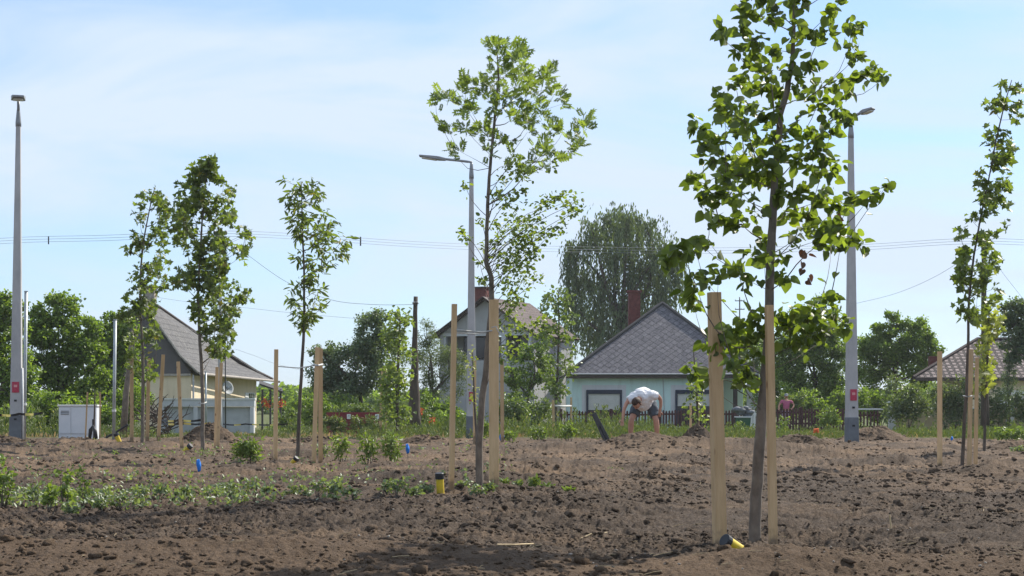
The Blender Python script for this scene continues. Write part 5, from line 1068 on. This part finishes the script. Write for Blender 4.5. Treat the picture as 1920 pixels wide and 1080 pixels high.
for px_, b_, w_, h_, lb in ((945,938,28,28,'first grassy tuft right of the wide middle stake'),(968,930,28,30,'second grassy tuft right of the wide middle stake'),(999,930,26,26,'third grassy tuft right of the wide middle stake'),(1030,936,28,28,'fourth and darkest grassy tuft right of the middle tree'),(1068,934,28,18,'last and flattest grassy tuft of the bed, farthest right')):
    bed(px_, b_, w_, h_, lb, 'shrub', .07, 'lance', 4, None, 5000)
bed(1150,886,30,14,'faint weed tuft on the soil below the spade','cover')
# weeds strip: one uncountable mass
def weeds():
    ps = []; outs = []; sz = []; n = 9000; Y = 1 / rng.uniform(1 / 74, 1 / 46.5, n); X = rng.uniform(-.36, .36, n) * Y; f = fbm(X * .35, Y * .3, 3, 91)
    px_ = 960 + X / Y * FPX; hmul = np.interp(px_, [0, 110, 190, 285, 300, 480, 520, 800, 930, 1100, 1180, 1250, 1420, 1600, 1920], [1.0, .95, .6, .4, .16, .16, .6, .7, .7, .95, .8, .45, .4, .35, .4])
    keep = (f > .47); X, Y, f, hmul = X[keep], Y[keep], f[keep], hmul[keep]; H_ = np.clip(rng.lognormal(-.75, .4, len(X)), .15, 1.15) * hmul * (.7 + f * .7) * np.interp(Y, [47, 52, 74], [.55, .9, 1.0])
    Z = gsmooth(X, Y)
    for x, y, z, h in zip(X, Y, Z, H_):
        k = int(12 + h * 24); t = rng.uniform(0, 1, k) ** .8; sp = .03 + .07 * (1 - t) * h; lx, ly = random.gauss(0, .08) * h, 0
        ps.append(np.stack([x + lx * t + rng.normal(size=k) * sp, y + rng.normal(size=k) * sp, z + t * h], 1)); sz.append(np.full(k, .055 + .07 * h))
    ps = np.concatenate(ps); sz = np.concatenate(sz); o = leaves('weeds', ps, sz * rng.uniform(.7, 1.3, len(ps)), 'lance', M['weed'], None, None, -1.6); tag(o, kind='stuff')
    n = 9000; Y = rng.uniform(49, 72, n); X = rng.uniform(-.36, .36, n) * Y; f = fbm(X * .4 + 9, Y * .4, 3, 95); k = f > .46; X, Y = X[k], Y[k]
    q = np.stack([X, Y, gsmooth(X, Y)], 1); o = leaves('dry_grass', q, rng.uniform(.06, .2, len(q)), 'lance', M['drygrass'], None, None, -3.2); tag(o, kind='stuff')
weeds()
# far tree line beyond the houses: one mass
def far_wood():
    n = 26000; X = rng.uniform(-70, 70, n); h = 1.3 + 2.4 * fbm(X * .12, X * 0 + 2, 4, 71); Y = 170 + rng.uniform(-5, 5, n); Z = -.3 + h * rng.uniform(0, 1, n) ** .7
    o = leaves('distant_woods', np.stack([X, Y, Z], 1), .55, 'oval', M['bgtree'], None, None, 0); tag(o, kind='stuff')
far_wood()
# sparse seedlings and litter on the bare soil
def litter():
    X, Y = scatter(260, 10.5, 40); Z = gsmooth(X, Y) + .03; m = MB()
    for x, y, z in zip(X, Y, Z):
        a = random.uniform(-.6, .6) if random.random() < .85 else 1.4; l = random.uniform(.03, .14); d = Vector((math.cos(a), random.uniform(-.6, .6), random.uniform(-.05, .25))) * l; m.tube([Vector((x, y, z)) - d / 2, Vector((x, y, z + .004)), Vector((x, y, z)) + d / 2], .0028, 4)
    tag(m.build('straw_litter', M['straw']), kind='stuff')
    X, Y = scatter(240, 11, 42); pos = np.stack([X, Y, gsmooth(X, Y) + .03], 1); o = lumps('pebbles', pos, rng.uniform(.005, .014, len(X)), 1, kindmat='pebble'); tag(o, kind='stuff')
    n = 290; px = rng.uniform(-40, 640, n); D = rng.uniform(17.0, 19.6, n); X = (px - 960) / FPX * D; k = fbm(X * 1.3, D * 1.6, 3, 55) > .54; X, D = X[k], D[k]
    q = np.repeat(np.stack([X, D, gsmooth(X, D) + .05], 1), 14, 0) + rng.normal(size=(len(X) * 14, 3)) * np.array([.06, .05, .035]); o = leaves('low_weeds', q, .042 * rng.uniform(.5, 1.4, len(q)), 'oval', M['cover'], None, None, -.5); tag(o, kind='stuff')
    X, Y = scatter(500, 20, 45); X = -np.abs(X) * 1.0; q = np.repeat(np.stack([X, Y, gsmooth(X, Y) + .03], 1), 4, 0) + rng.normal(size=(len(X) * 4, 3)) * .03; o = leaves('seedlings', q, .05, 'oval', M['cover'], None, None, -.6); tag(o, kind='stuff')
litter()
for pts, lb in (([(932,1019),(965,1017),(1000,1011),(1030,1013)],'longest pale dry stalk lying on the dark soil in the foreground'),([(1083,1000),(1110,998),(1138,996)],'shorter pale dry stalk right of the longest one'),([(1376,950),(1396,942)],'pale stick between the thick near stake and the nearest trunk'),([(1668,970),(1671,995)],'small upright dry stalk on the soil at right'),([(440,995),(447,982)],'small tilted dry stalk on the dark soil at lower left')):
    q = []
    for x_, y_ in pts:
        Dq = FPX * CAMH / (y_ - HOR) if len(pts) > 2 else FPX * CAMH / (pts[-1][1] - HOR); X_ = (x_ - 960) / FPX * Dq; zz = gz(X_, Dq) + .022 if len(pts) > 2 else P(0, y_, Dq).z + .02; q.append(Vector((X_, Dq, zz)))
    m = MB(); m.tube(q, [.007] * len(q), 6); tag(m.build('dry_stalk', M['straw'], origin=q[0]), lb, 'stalk', 'pale dry stalks on the soil')
# brush pile
D = 50; root = empty('brush_pile', P(290,815,D), 'tangled pile of dead branches behind the stakes of the narrow tree', 'brush pile'); m = MB()
for i in range(75):
    a_ = P(random.uniform(262,318), random.uniform(770,822), D + random.uniform(-.5, .8)); b_ = a_ + Vector((random.uniform(-.8, .8), random.uniform(-.4, .4), random.uniform(-.25, .75))); m.tube(jitter_line(a_, b_, 4, .12), [random.uniform(.015, .035), .018, .013, .007], 5)
m.build('branches', M['oldwood'], root)
a_ = P(231,800,48); root = empty('leaning_trunk', a_, 'grey leaning dead trunk left of the staked narrow tree', 'trunk'); m = MB(); m.tube([a_ - Vector((0,0,.3)), P(236,740,48), P(244,680,48), P(247,620,48)], [.10, .09, .075, .05], 9); m.build('stem', M['bark_grey'], root, smooth=True)
m = MB(); m.tube([P(244,660,48), P(252,640,48), P(256,610,48)], [.04, .03, .015], 7); m.build('branch', M['bark_grey'], root, smooth=True)
a_ = P(196,822,45); m = MB(); m.tube([a_, P(215,812,45), P(240,796,45)], .03, 6); tag(m.build('dark_pipe', M['black'], origin=a_), 'dark thin pipe slanting up behind the steel pole at left', 'pipe')
# orange garden flowers
for px_, py_, lb in ((812,789,'brightest orange flower head in the garden bush right of the dark wooden pole'),(790,772,'upper faint orange flower head in the same garden bush')):
    c = P(px_, py_, 64); r_ = empty('flower', c, lb, 'flower', 'orange flowers in the garden bush'); leaves('petals', np.array(c) + rng.normal(size=(26, 3)) * .06, .09, 'oval', M['flower'], r_, None, -.3); m = MB(); m.tube([c, c - Vector((0,0,.7))], .012, 5); m.build('stem', M['bark'], r_)
c = P(1530,812,48); m = MB(); m.tube([c + Vector((-.05,0,0)), c + Vector((-.03,0,.09)), c + Vector((.04,0,.10)), c + Vector((.06,0,.01))], [.03,.055,.055,.03], 10); tag(m.build('red_cup', M['flower'], origin=c), 'small reddish plastic scrap left of the foot of the right lamp pole', 'scrap')

# ------------------------------------------------------------------ people
def skin_part(name, chains, mt, parent, sub=2, smooth=True):
    """chains: list of [(x,y,z,r)...]; shared joints (same coordinates) are welded; first vertex = root"""
    idx = {}; V = []; Rr = []; E = []
    def vid(p):
        k = tuple(round(c, 4) for c in p[:3])
        if k not in idx: idx[k] = len(V); V.append(p[:3]); Rr.append(p[3] if hasattr(p[3], '__len__') else (p[3], p[3]))
        return idx[k]
    for ch in chains:
        ids = [vid(p) for p in ch]
        for a, b in zip(ids, ids[1:]):
            if a != b: E.append((a, b))
    me = bpy.data.meshes.new(name + '_cage'); me.from_pydata(V, E, []); o = bpy.data.objects.new(name + '_cage', me); COL.objects.link(o)
    sk = o.modifiers.new('skin', 'SKIN'); sk.use_smooth_shade = smooth; sk.branch_smoothing = .3
    for i, sv_ in enumerate(me.skin_vertices[0].data): sv_.radius = Rr[i]; sv_.use_root = (i == 0)
    ss = o.modifiers.new('sub', 'SUBSURF'); ss.levels = sub; ss.render_levels = sub
    bpy.context.view_layer.update(); dg = bpy.context.evaluated_depsgraph_get(); m2 = bpy.data.meshes.new_from_object(o.evaluated_get(dg)); m2.name = name
    bpy.data.objects.remove(o); bpy.data.meshes.remove(me)
    if not m2.materials: m2.materials.append(mt)
    else: m2.materials[0] = mt
    r = bpy.data.objects.new(name, m2); COL.objects.link(r); r.parent = parent; m2.polygons.foreach_set('use_smooth', [True] * len(m2.polygons)); return r
M['skin'] = mat('sunburnt_skin', (.50, .27, .19), .55, (.44, .22, .15), 12, 3); M['shirt'] = mat('white_cotton', (.78, .76, .76), .85, (.70, .68, .68), 3, 4, .01, 9)
M['shorts'] = mat('grey_cotton', (.085, .10, .12), .85, (.065, .075, .09), 6, 4); M['hair'] = mat('brown_hair', (.065, .035, .022), .7, (.04, .022, .015), 30, 3); M['shoe'] = mat('dark_shoe', (.05, .045, .04), .7)
D = 35.6; b = P(1208, 832, D); root = empty('person', b, 'man in a white t-shirt and grey shorts bending down over the soil heap', 'person')
hipL, hipR = (-.09, .24, .84, .105), (.15, .24, .84, .105); pel = (.03, .24, .90, .13)
def hand(w, d, side, curl=.5):
    """five fingers leaving a palm at wrist w, direction d"""
    w = Vector(w); d = Vector(d).normalized(); s = d.cross(Vector((0, 1, 0))).normalized() * side; n = d.cross(s); ch = []
    palm = w + d * .05; ch.append([(*w, .026), (*palm, (.036, .018))])
    for k, (o, ln) in enumerate(((-.032, .068), (-.011, .078), (.011, .074), (.031, .058))):
        k0 = w + d * .088 + s * o; k1 = k0 + (d + n * curl * .5).normalized() * ln * .5; k2 = k1 + (d + n * curl * 1.6).normalized() * ln * .5
        ch.append([(*palm, (.036, .018)), (*k0, .0105), (*k1, .0095), (*k2, .0075)])
    t0 = w + d * .03 + s * -.038; t1 = t0 + (d * .8 - s * .7 + n * .3).normalized() * .045; t2 = t1 + (d + n * .5).normalized() * .03; ch.append([(*palm, (.036, .018)), (*t0, .013), (*t1, .011), (*t2, .009)])
    return ch
sp1 = (.0, .10, .96, .13); sp2 = (-.05, -.08, .96, .13); neck0 = (-.11, -.24, .945, .068); neck1 = (-.15, -.32, .91, .062); hd = (-.19, -.40, .84)
shL = (-.25, -.18, .97, .07); shR = (.13, -.16, 1.03, .07); wL = (-.47, -.34, .52, .028); wR = (.325, .0, .69, .028)
body = [[pel, sp1, sp2, neck0, neck1], [pel, hipL, (-.19, .12, .66, .082), (-.27, .0, .49, .062), (-.275, .06, .36, .066), (-.28, .09, .20, .046), (-.28, .11, .09, .038), (-.285, .02, .035, .035), (-.29, -.07, .02, .028)],
        [pel, hipR, (.205, .13, .68, .082), (.245, .02, .50, .062), (.265, .07, .36, .066), (.275, .10, .20, .046), (.275, .12, .09, .038), (.285, .03, .035, .035), (.295, -.06, .02, .028)],
        [sp2, shL, (-.38, -.24, .86, .046), (-.44, -.29, .72, .038), (-.46, -.32, .62, .034), wL], [sp2, shR, (.27, -.11, 1.0, .050), (.335, -.05, .93, .042), (.345, -.02, .81, .036), wR]]
body += hand(wL[:3], (-.12, -.1, -1), 1) + hand(wR[:3], (-.15, .25, -1), -1, .8)
skin_part('body', body, M['skin'], root)
import bmesh
def head(root, c, d_face, d_up, s=1.0, bald=False, hairm='hair'):
    """head with brow, nose, mouth, eyes, ears; c centre, d_face forward, d_up crown direction"""
    f = Vector(d_face).normalized(); u = Vector(d_up); u = (u - f * u.dot(f)).normalized(); r_ = u.cross(f); c = Vector(c)
    bm = bmesh.new(); bmesh.ops.create_uvsphere(bm, u_segments=28, v_segments=20, radius=1)
    for v in bm.verts:
        x, y, z = v.co; k = 1 - .28 * max(0, -z) ** 1.3; X = x * .076 * k; Z = z * .112; Y = y * .095 * (k if y < 0 else 1) 
        if y > 0: X *= 1; 
        if y > .3 and abs(x) < .28 and -.35 < z < .12: Y += .024 * (1 - abs(x) / .28) * (1 - abs(z + .14) / .26 if abs(z + .14) < .26 else 0)     # nose
        if y > .5 and .02 < z < .16 and .12 < abs(x) < .55: Y -= .010        # eye sockets
        if y > .4 and -.62 < z < -.46 and abs(x) < .32: Y += .006      # lips
        v.co = c * 1.0 + (r_ * X + f * Y + u * Z) * s
    me = bpy.data.meshes.new('head'); bm.to_mesh(me); bm.free(); me.materials.append(M['skin']); o = bpy.data.objects.new('head', me); COL.objects.link(o); o.parent = root; me.polygons.foreach_set('use_smooth', [True] * len(me.polygons))
    bm = bmesh.new(); bmesh.ops.create_uvsphere(bm, u_segments=24, v_segments=16, radius=1)
    for v in bm.verts:
        x, y, z = v.co; v.co = c + (r_ * x * .083 + f * (y * .102 - .010) + u * (z * .118 + .006)) * s
    kill = [v for v in bm.verts if ((v.co - c).dot(f) > .035 * s and (v.co - c).dot(u) < .062 * s) or (v.co - c).dot(u) < -.055 * s]; bmesh.ops.delete(bm, geom=kill, context='VERTS')
    me = bpy.data.meshes.new('hair'); bm.to_mesh(me); bm.free(); me.materials.append(M[hairm]); h = bpy.data.objects.new('hair', me); COL.objects.link(h); h.parent = root; me.polygons.foreach_set('use_smooth', [True] * len(me.polygons)); sm_ = h.modifiers.new('s', 'SOLIDIFY'); sm_.thickness = .008
    for sx in (-1, 1):
        m = MB(); e = c + (r_ * sx * .078 + f * -.002 + u * -.012) * s; m.tube([e + u * .026 * s, e + u * .015 * s + r_ * sx * .012 * s, e - u * .012 * s + r_ * sx * .010 * s, e - u * .026 * s], [.006, .012, .011, .005], 8); q = m.build('ear', M['skin'], None, smooth=True); q.parent = root
        m = MB(); e = c + (r_ * sx * .030 + f * .082 + u * .010) * s; m.tube([e - r_ * .011 * s, e, e + r_ * .011 * s], [.003, .007, .003], 8); q = m.build('eye', M['glass'], None, smooth=True); q.parent = root
    m = MB(); e = c + (f * .082 - u * .060) * s; m.tube([e - r_ * .022 * s, e + f * .004, e + r_ * .022 * s], [.002, .0045, .002], 6); q = m.build('mouth', mat('lips', (.35, .12, .10), .6), None, smooth=True); q.parent = root
head(root, hd, (-.25, -.35, -.9), (-.45, -.80, .15), 1.08)
def blob_part(name, chains, mt, parent, vox=.013, fold=.012):
    """cloth hull: overlapping tapered tubes fused into one skin, smoothed, with soft folds"""
    m = MB()
    for ch in chains:
        P_ = [Vector(c[:3]) for c in ch]; R_ = [c[3] for c in ch]; q = []; rr = []
        for i in range(len(P_) - 1):
            for k in range(6): q.append(P_[i].lerp(P_[i + 1], k / 6)); t = k / 6; t = t * t * (3 - 2 * t); rr.append(R_[i] * (1 - t) + R_[i + 1] * t)
        q.append(P_[-1]); rr.append(R_[-1]); d0 = (q[1] - q[0]).normalized(); d1 = (q[-1] - q[-2]).normalized()
        q = [q[0] - d0 * rr[0] * .35, q[0] - d0 * rr[0] * .2] + q + [q[-1] + d1 * rr[-1] * .12]; rr = [rr[0] * .55, rr[0] * .85] + rr + [rr[-1] * .93]
        m.tube(q, rr, 20)
    o = m.build(name + '_hull', mt); rm = o.modifiers.new('r', 'REMESH'); rm.mode = 'VOXEL'; rm.voxel_size = vox; rm.use_smooth_shade = True
    sm = o.modifiers.new('s', 'SMOOTH'); sm.iterations = 7; sm.factor = .6
    bpy.context.view_layer.update(); dg = bpy.context.evaluated_depsgraph_get(); m2 = bpy.data.meshes.new_from_object(o.evaluated_get(dg)); m2.name = name; bpy.data.objects.remove(o)
    for v in m2.vertices:
        c = v.co; f = mnoise.noise(Vector((c.x * 9, c.y * 9, c.z * 14))) + .5 * mnoise.noise(Vector((c.x * 22 + 5, c.y * 22, c.z * 22))); v.co = c + v.normal * fold * f
    if not m2.materials: m2.materials.append(mt)
    m2.polygons.foreach_set('use_smooth', [True] * len(m2.polygons)); q = bpy.data.objects.new(name, m2); COL.objects.link(q); q.parent = parent; return q
blob_part('shirt', [[(.06, .26, .86, .175), (.02, .17, .94, .205), (-.02, .02, .97, .215), (-.06, -.10, .97, .205), (-.10, -.19, .955, .165), (-.125, -.25, .94, .115)], [(-.06, -.08, .97, .17), (-.22, -.16, .96, .125), (-.35, -.22, .895, .085)], [(-.02, -.08, .98, .17), (.13, -.15, 1.01, .12), (.265, -.12, .995, .082)],
      [(.02, .15, .86, .16), (-.03, .0, .85, .17), (-.08, -.12, .87, .14)]], M['shirt'], root, fold=.016)
blob_part('shorts', [[(.03, .26, .88, .165), (.03, .22, .83, .155)], [(.0, .25, .86, .14), (-.085, .22, .82, .135), (-.17, .14, .70, .118), (-.215, .08, .60, .105)], [(.06, .25, .86, .14), (.15, .22, .82, .135), (.20, .14, .70, .118), (.232, .07, .57, .105)]], M['shorts'], root, fold=.010)
for sx, x0 in ((-1, -.285), (1, .285)):
    skin_part('shoe', [[(x0 * .98, .13, .05, .045), (x0, .02, .04, .048), (x0 * 1.02, -.09, .03, .040)]], M['shoe'], root, 1)
# far person behind the fence
M['pink'] = mat('pink_cloth', (.45, .12, .20), .85, (.36, .09, .16), 8, 3); M['mauve'] = mat('mauve_cloth', (.40, .30, .42), .85); M['cap'] = mat('grey_cap', (.25, .26, .27), .8)
b = P(1474, 800, 78.5); b.z = -.30; root = empty('person', b, 'distant person in a pink top and grey cap standing behind the red picket fence', 'person')
pel = (0, 0, .92, .13); ch_ = (0, 0, 1.28, .14)
skin_part('body', [[pel, (0, 0, 1.1, .13), ch_, (0, 0, 1.42, .055), (0, -.01, 1.47, .05)], [pel, (-.09, 0, .85, .09), (-.11, -.03, .48, .06), (-.11, .02, .08, .04), (-.11, -.10, .03, .03)], [pel, (.09, 0, .85, .09), (.11, -.02, .48, .06), (.11, .03, .08, .04), (.11, -.09, .03, .03)],
   [ch_, (-.19, 0, 1.36, .06), (-.33, -.04, 1.14, .042), (-.36, -.20, .98, .032)], [ch_, (.19, 0, 1.36, .06), (.36, -.02, 1.18, .042), (.27, -.20, 1.04, .032)]] + hand((-.36, -.20, .98), (-.1, -.8, -.5), 1) + hand((.27, -.20, 1.04), (-.6, -.6, -.4), -1), M['skin'], root)
head(root, (0, -.02, 1.56), (-.2, -1, -.25), (0, 0, 1), 1.0)
m = MB(); m.tube([(0, -.02, 1.60), (0, -.02, 1.64), (0, -.015, 1.685), (0, -.01, 1.70)], [.102, .10, .075, .03], 16); m.bar((-.01, -.10, 1.605), (-.03, -.21, 1.59), .02, .13, .015, .09); q = m.build('cap', M['cap'], None, smooth=True); q.parent = root
skin_part('top', [[(0, 0, .92, .165), (0, 0, 1.1, .16), (0, 0, 1.28, .17), (0, 0, 1.40, .085)], [(0, 0, 1.28, .17), (-.19, 0, 1.35, .08), (-.28, -.02, 1.22, .065)], [(0, 0, 1.28, .17), (.19, 0, 1.35, .08), (.30, -.02, 1.25, .065)]], M['pink'], root)
skin_part('trousers', [[(0, 0, .90, .15), (-.09, 0, .82, .11), (-.11, -.02, .45, .085), (-.11, .02, .12, .07)], [(0, 0, .90, .15), (.09, 0, .82, .11), (.11, -.01, .45, .085), (.11, .03, .12, .07)]], M['mauve'], root)

# ------------------------------------------------------------------ air
hm = bpy.data.materials.new('haze'); hm.use_nodes = True; nt = hm.node_tree; nt.nodes.clear(); ho = N(nt, 'ShaderNodeOutputMaterial'); hv = N(nt, 'ShaderNodeVolumePrincipled')
hv.inputs['Color'].default_value = (.93, .96, 1, 1); hv.inputs['Density'].default_value = .00024; hv.inputs['Anisotropy'].default_value = .2; nt.links.new(hv.outputs[0], ho.inputs['Volume'])
m = MB(); m.box((0, 2200, 6.0), (120000, 5000 * 2, 15.0)); tag(m.build('haze', hm), kind='stuff')
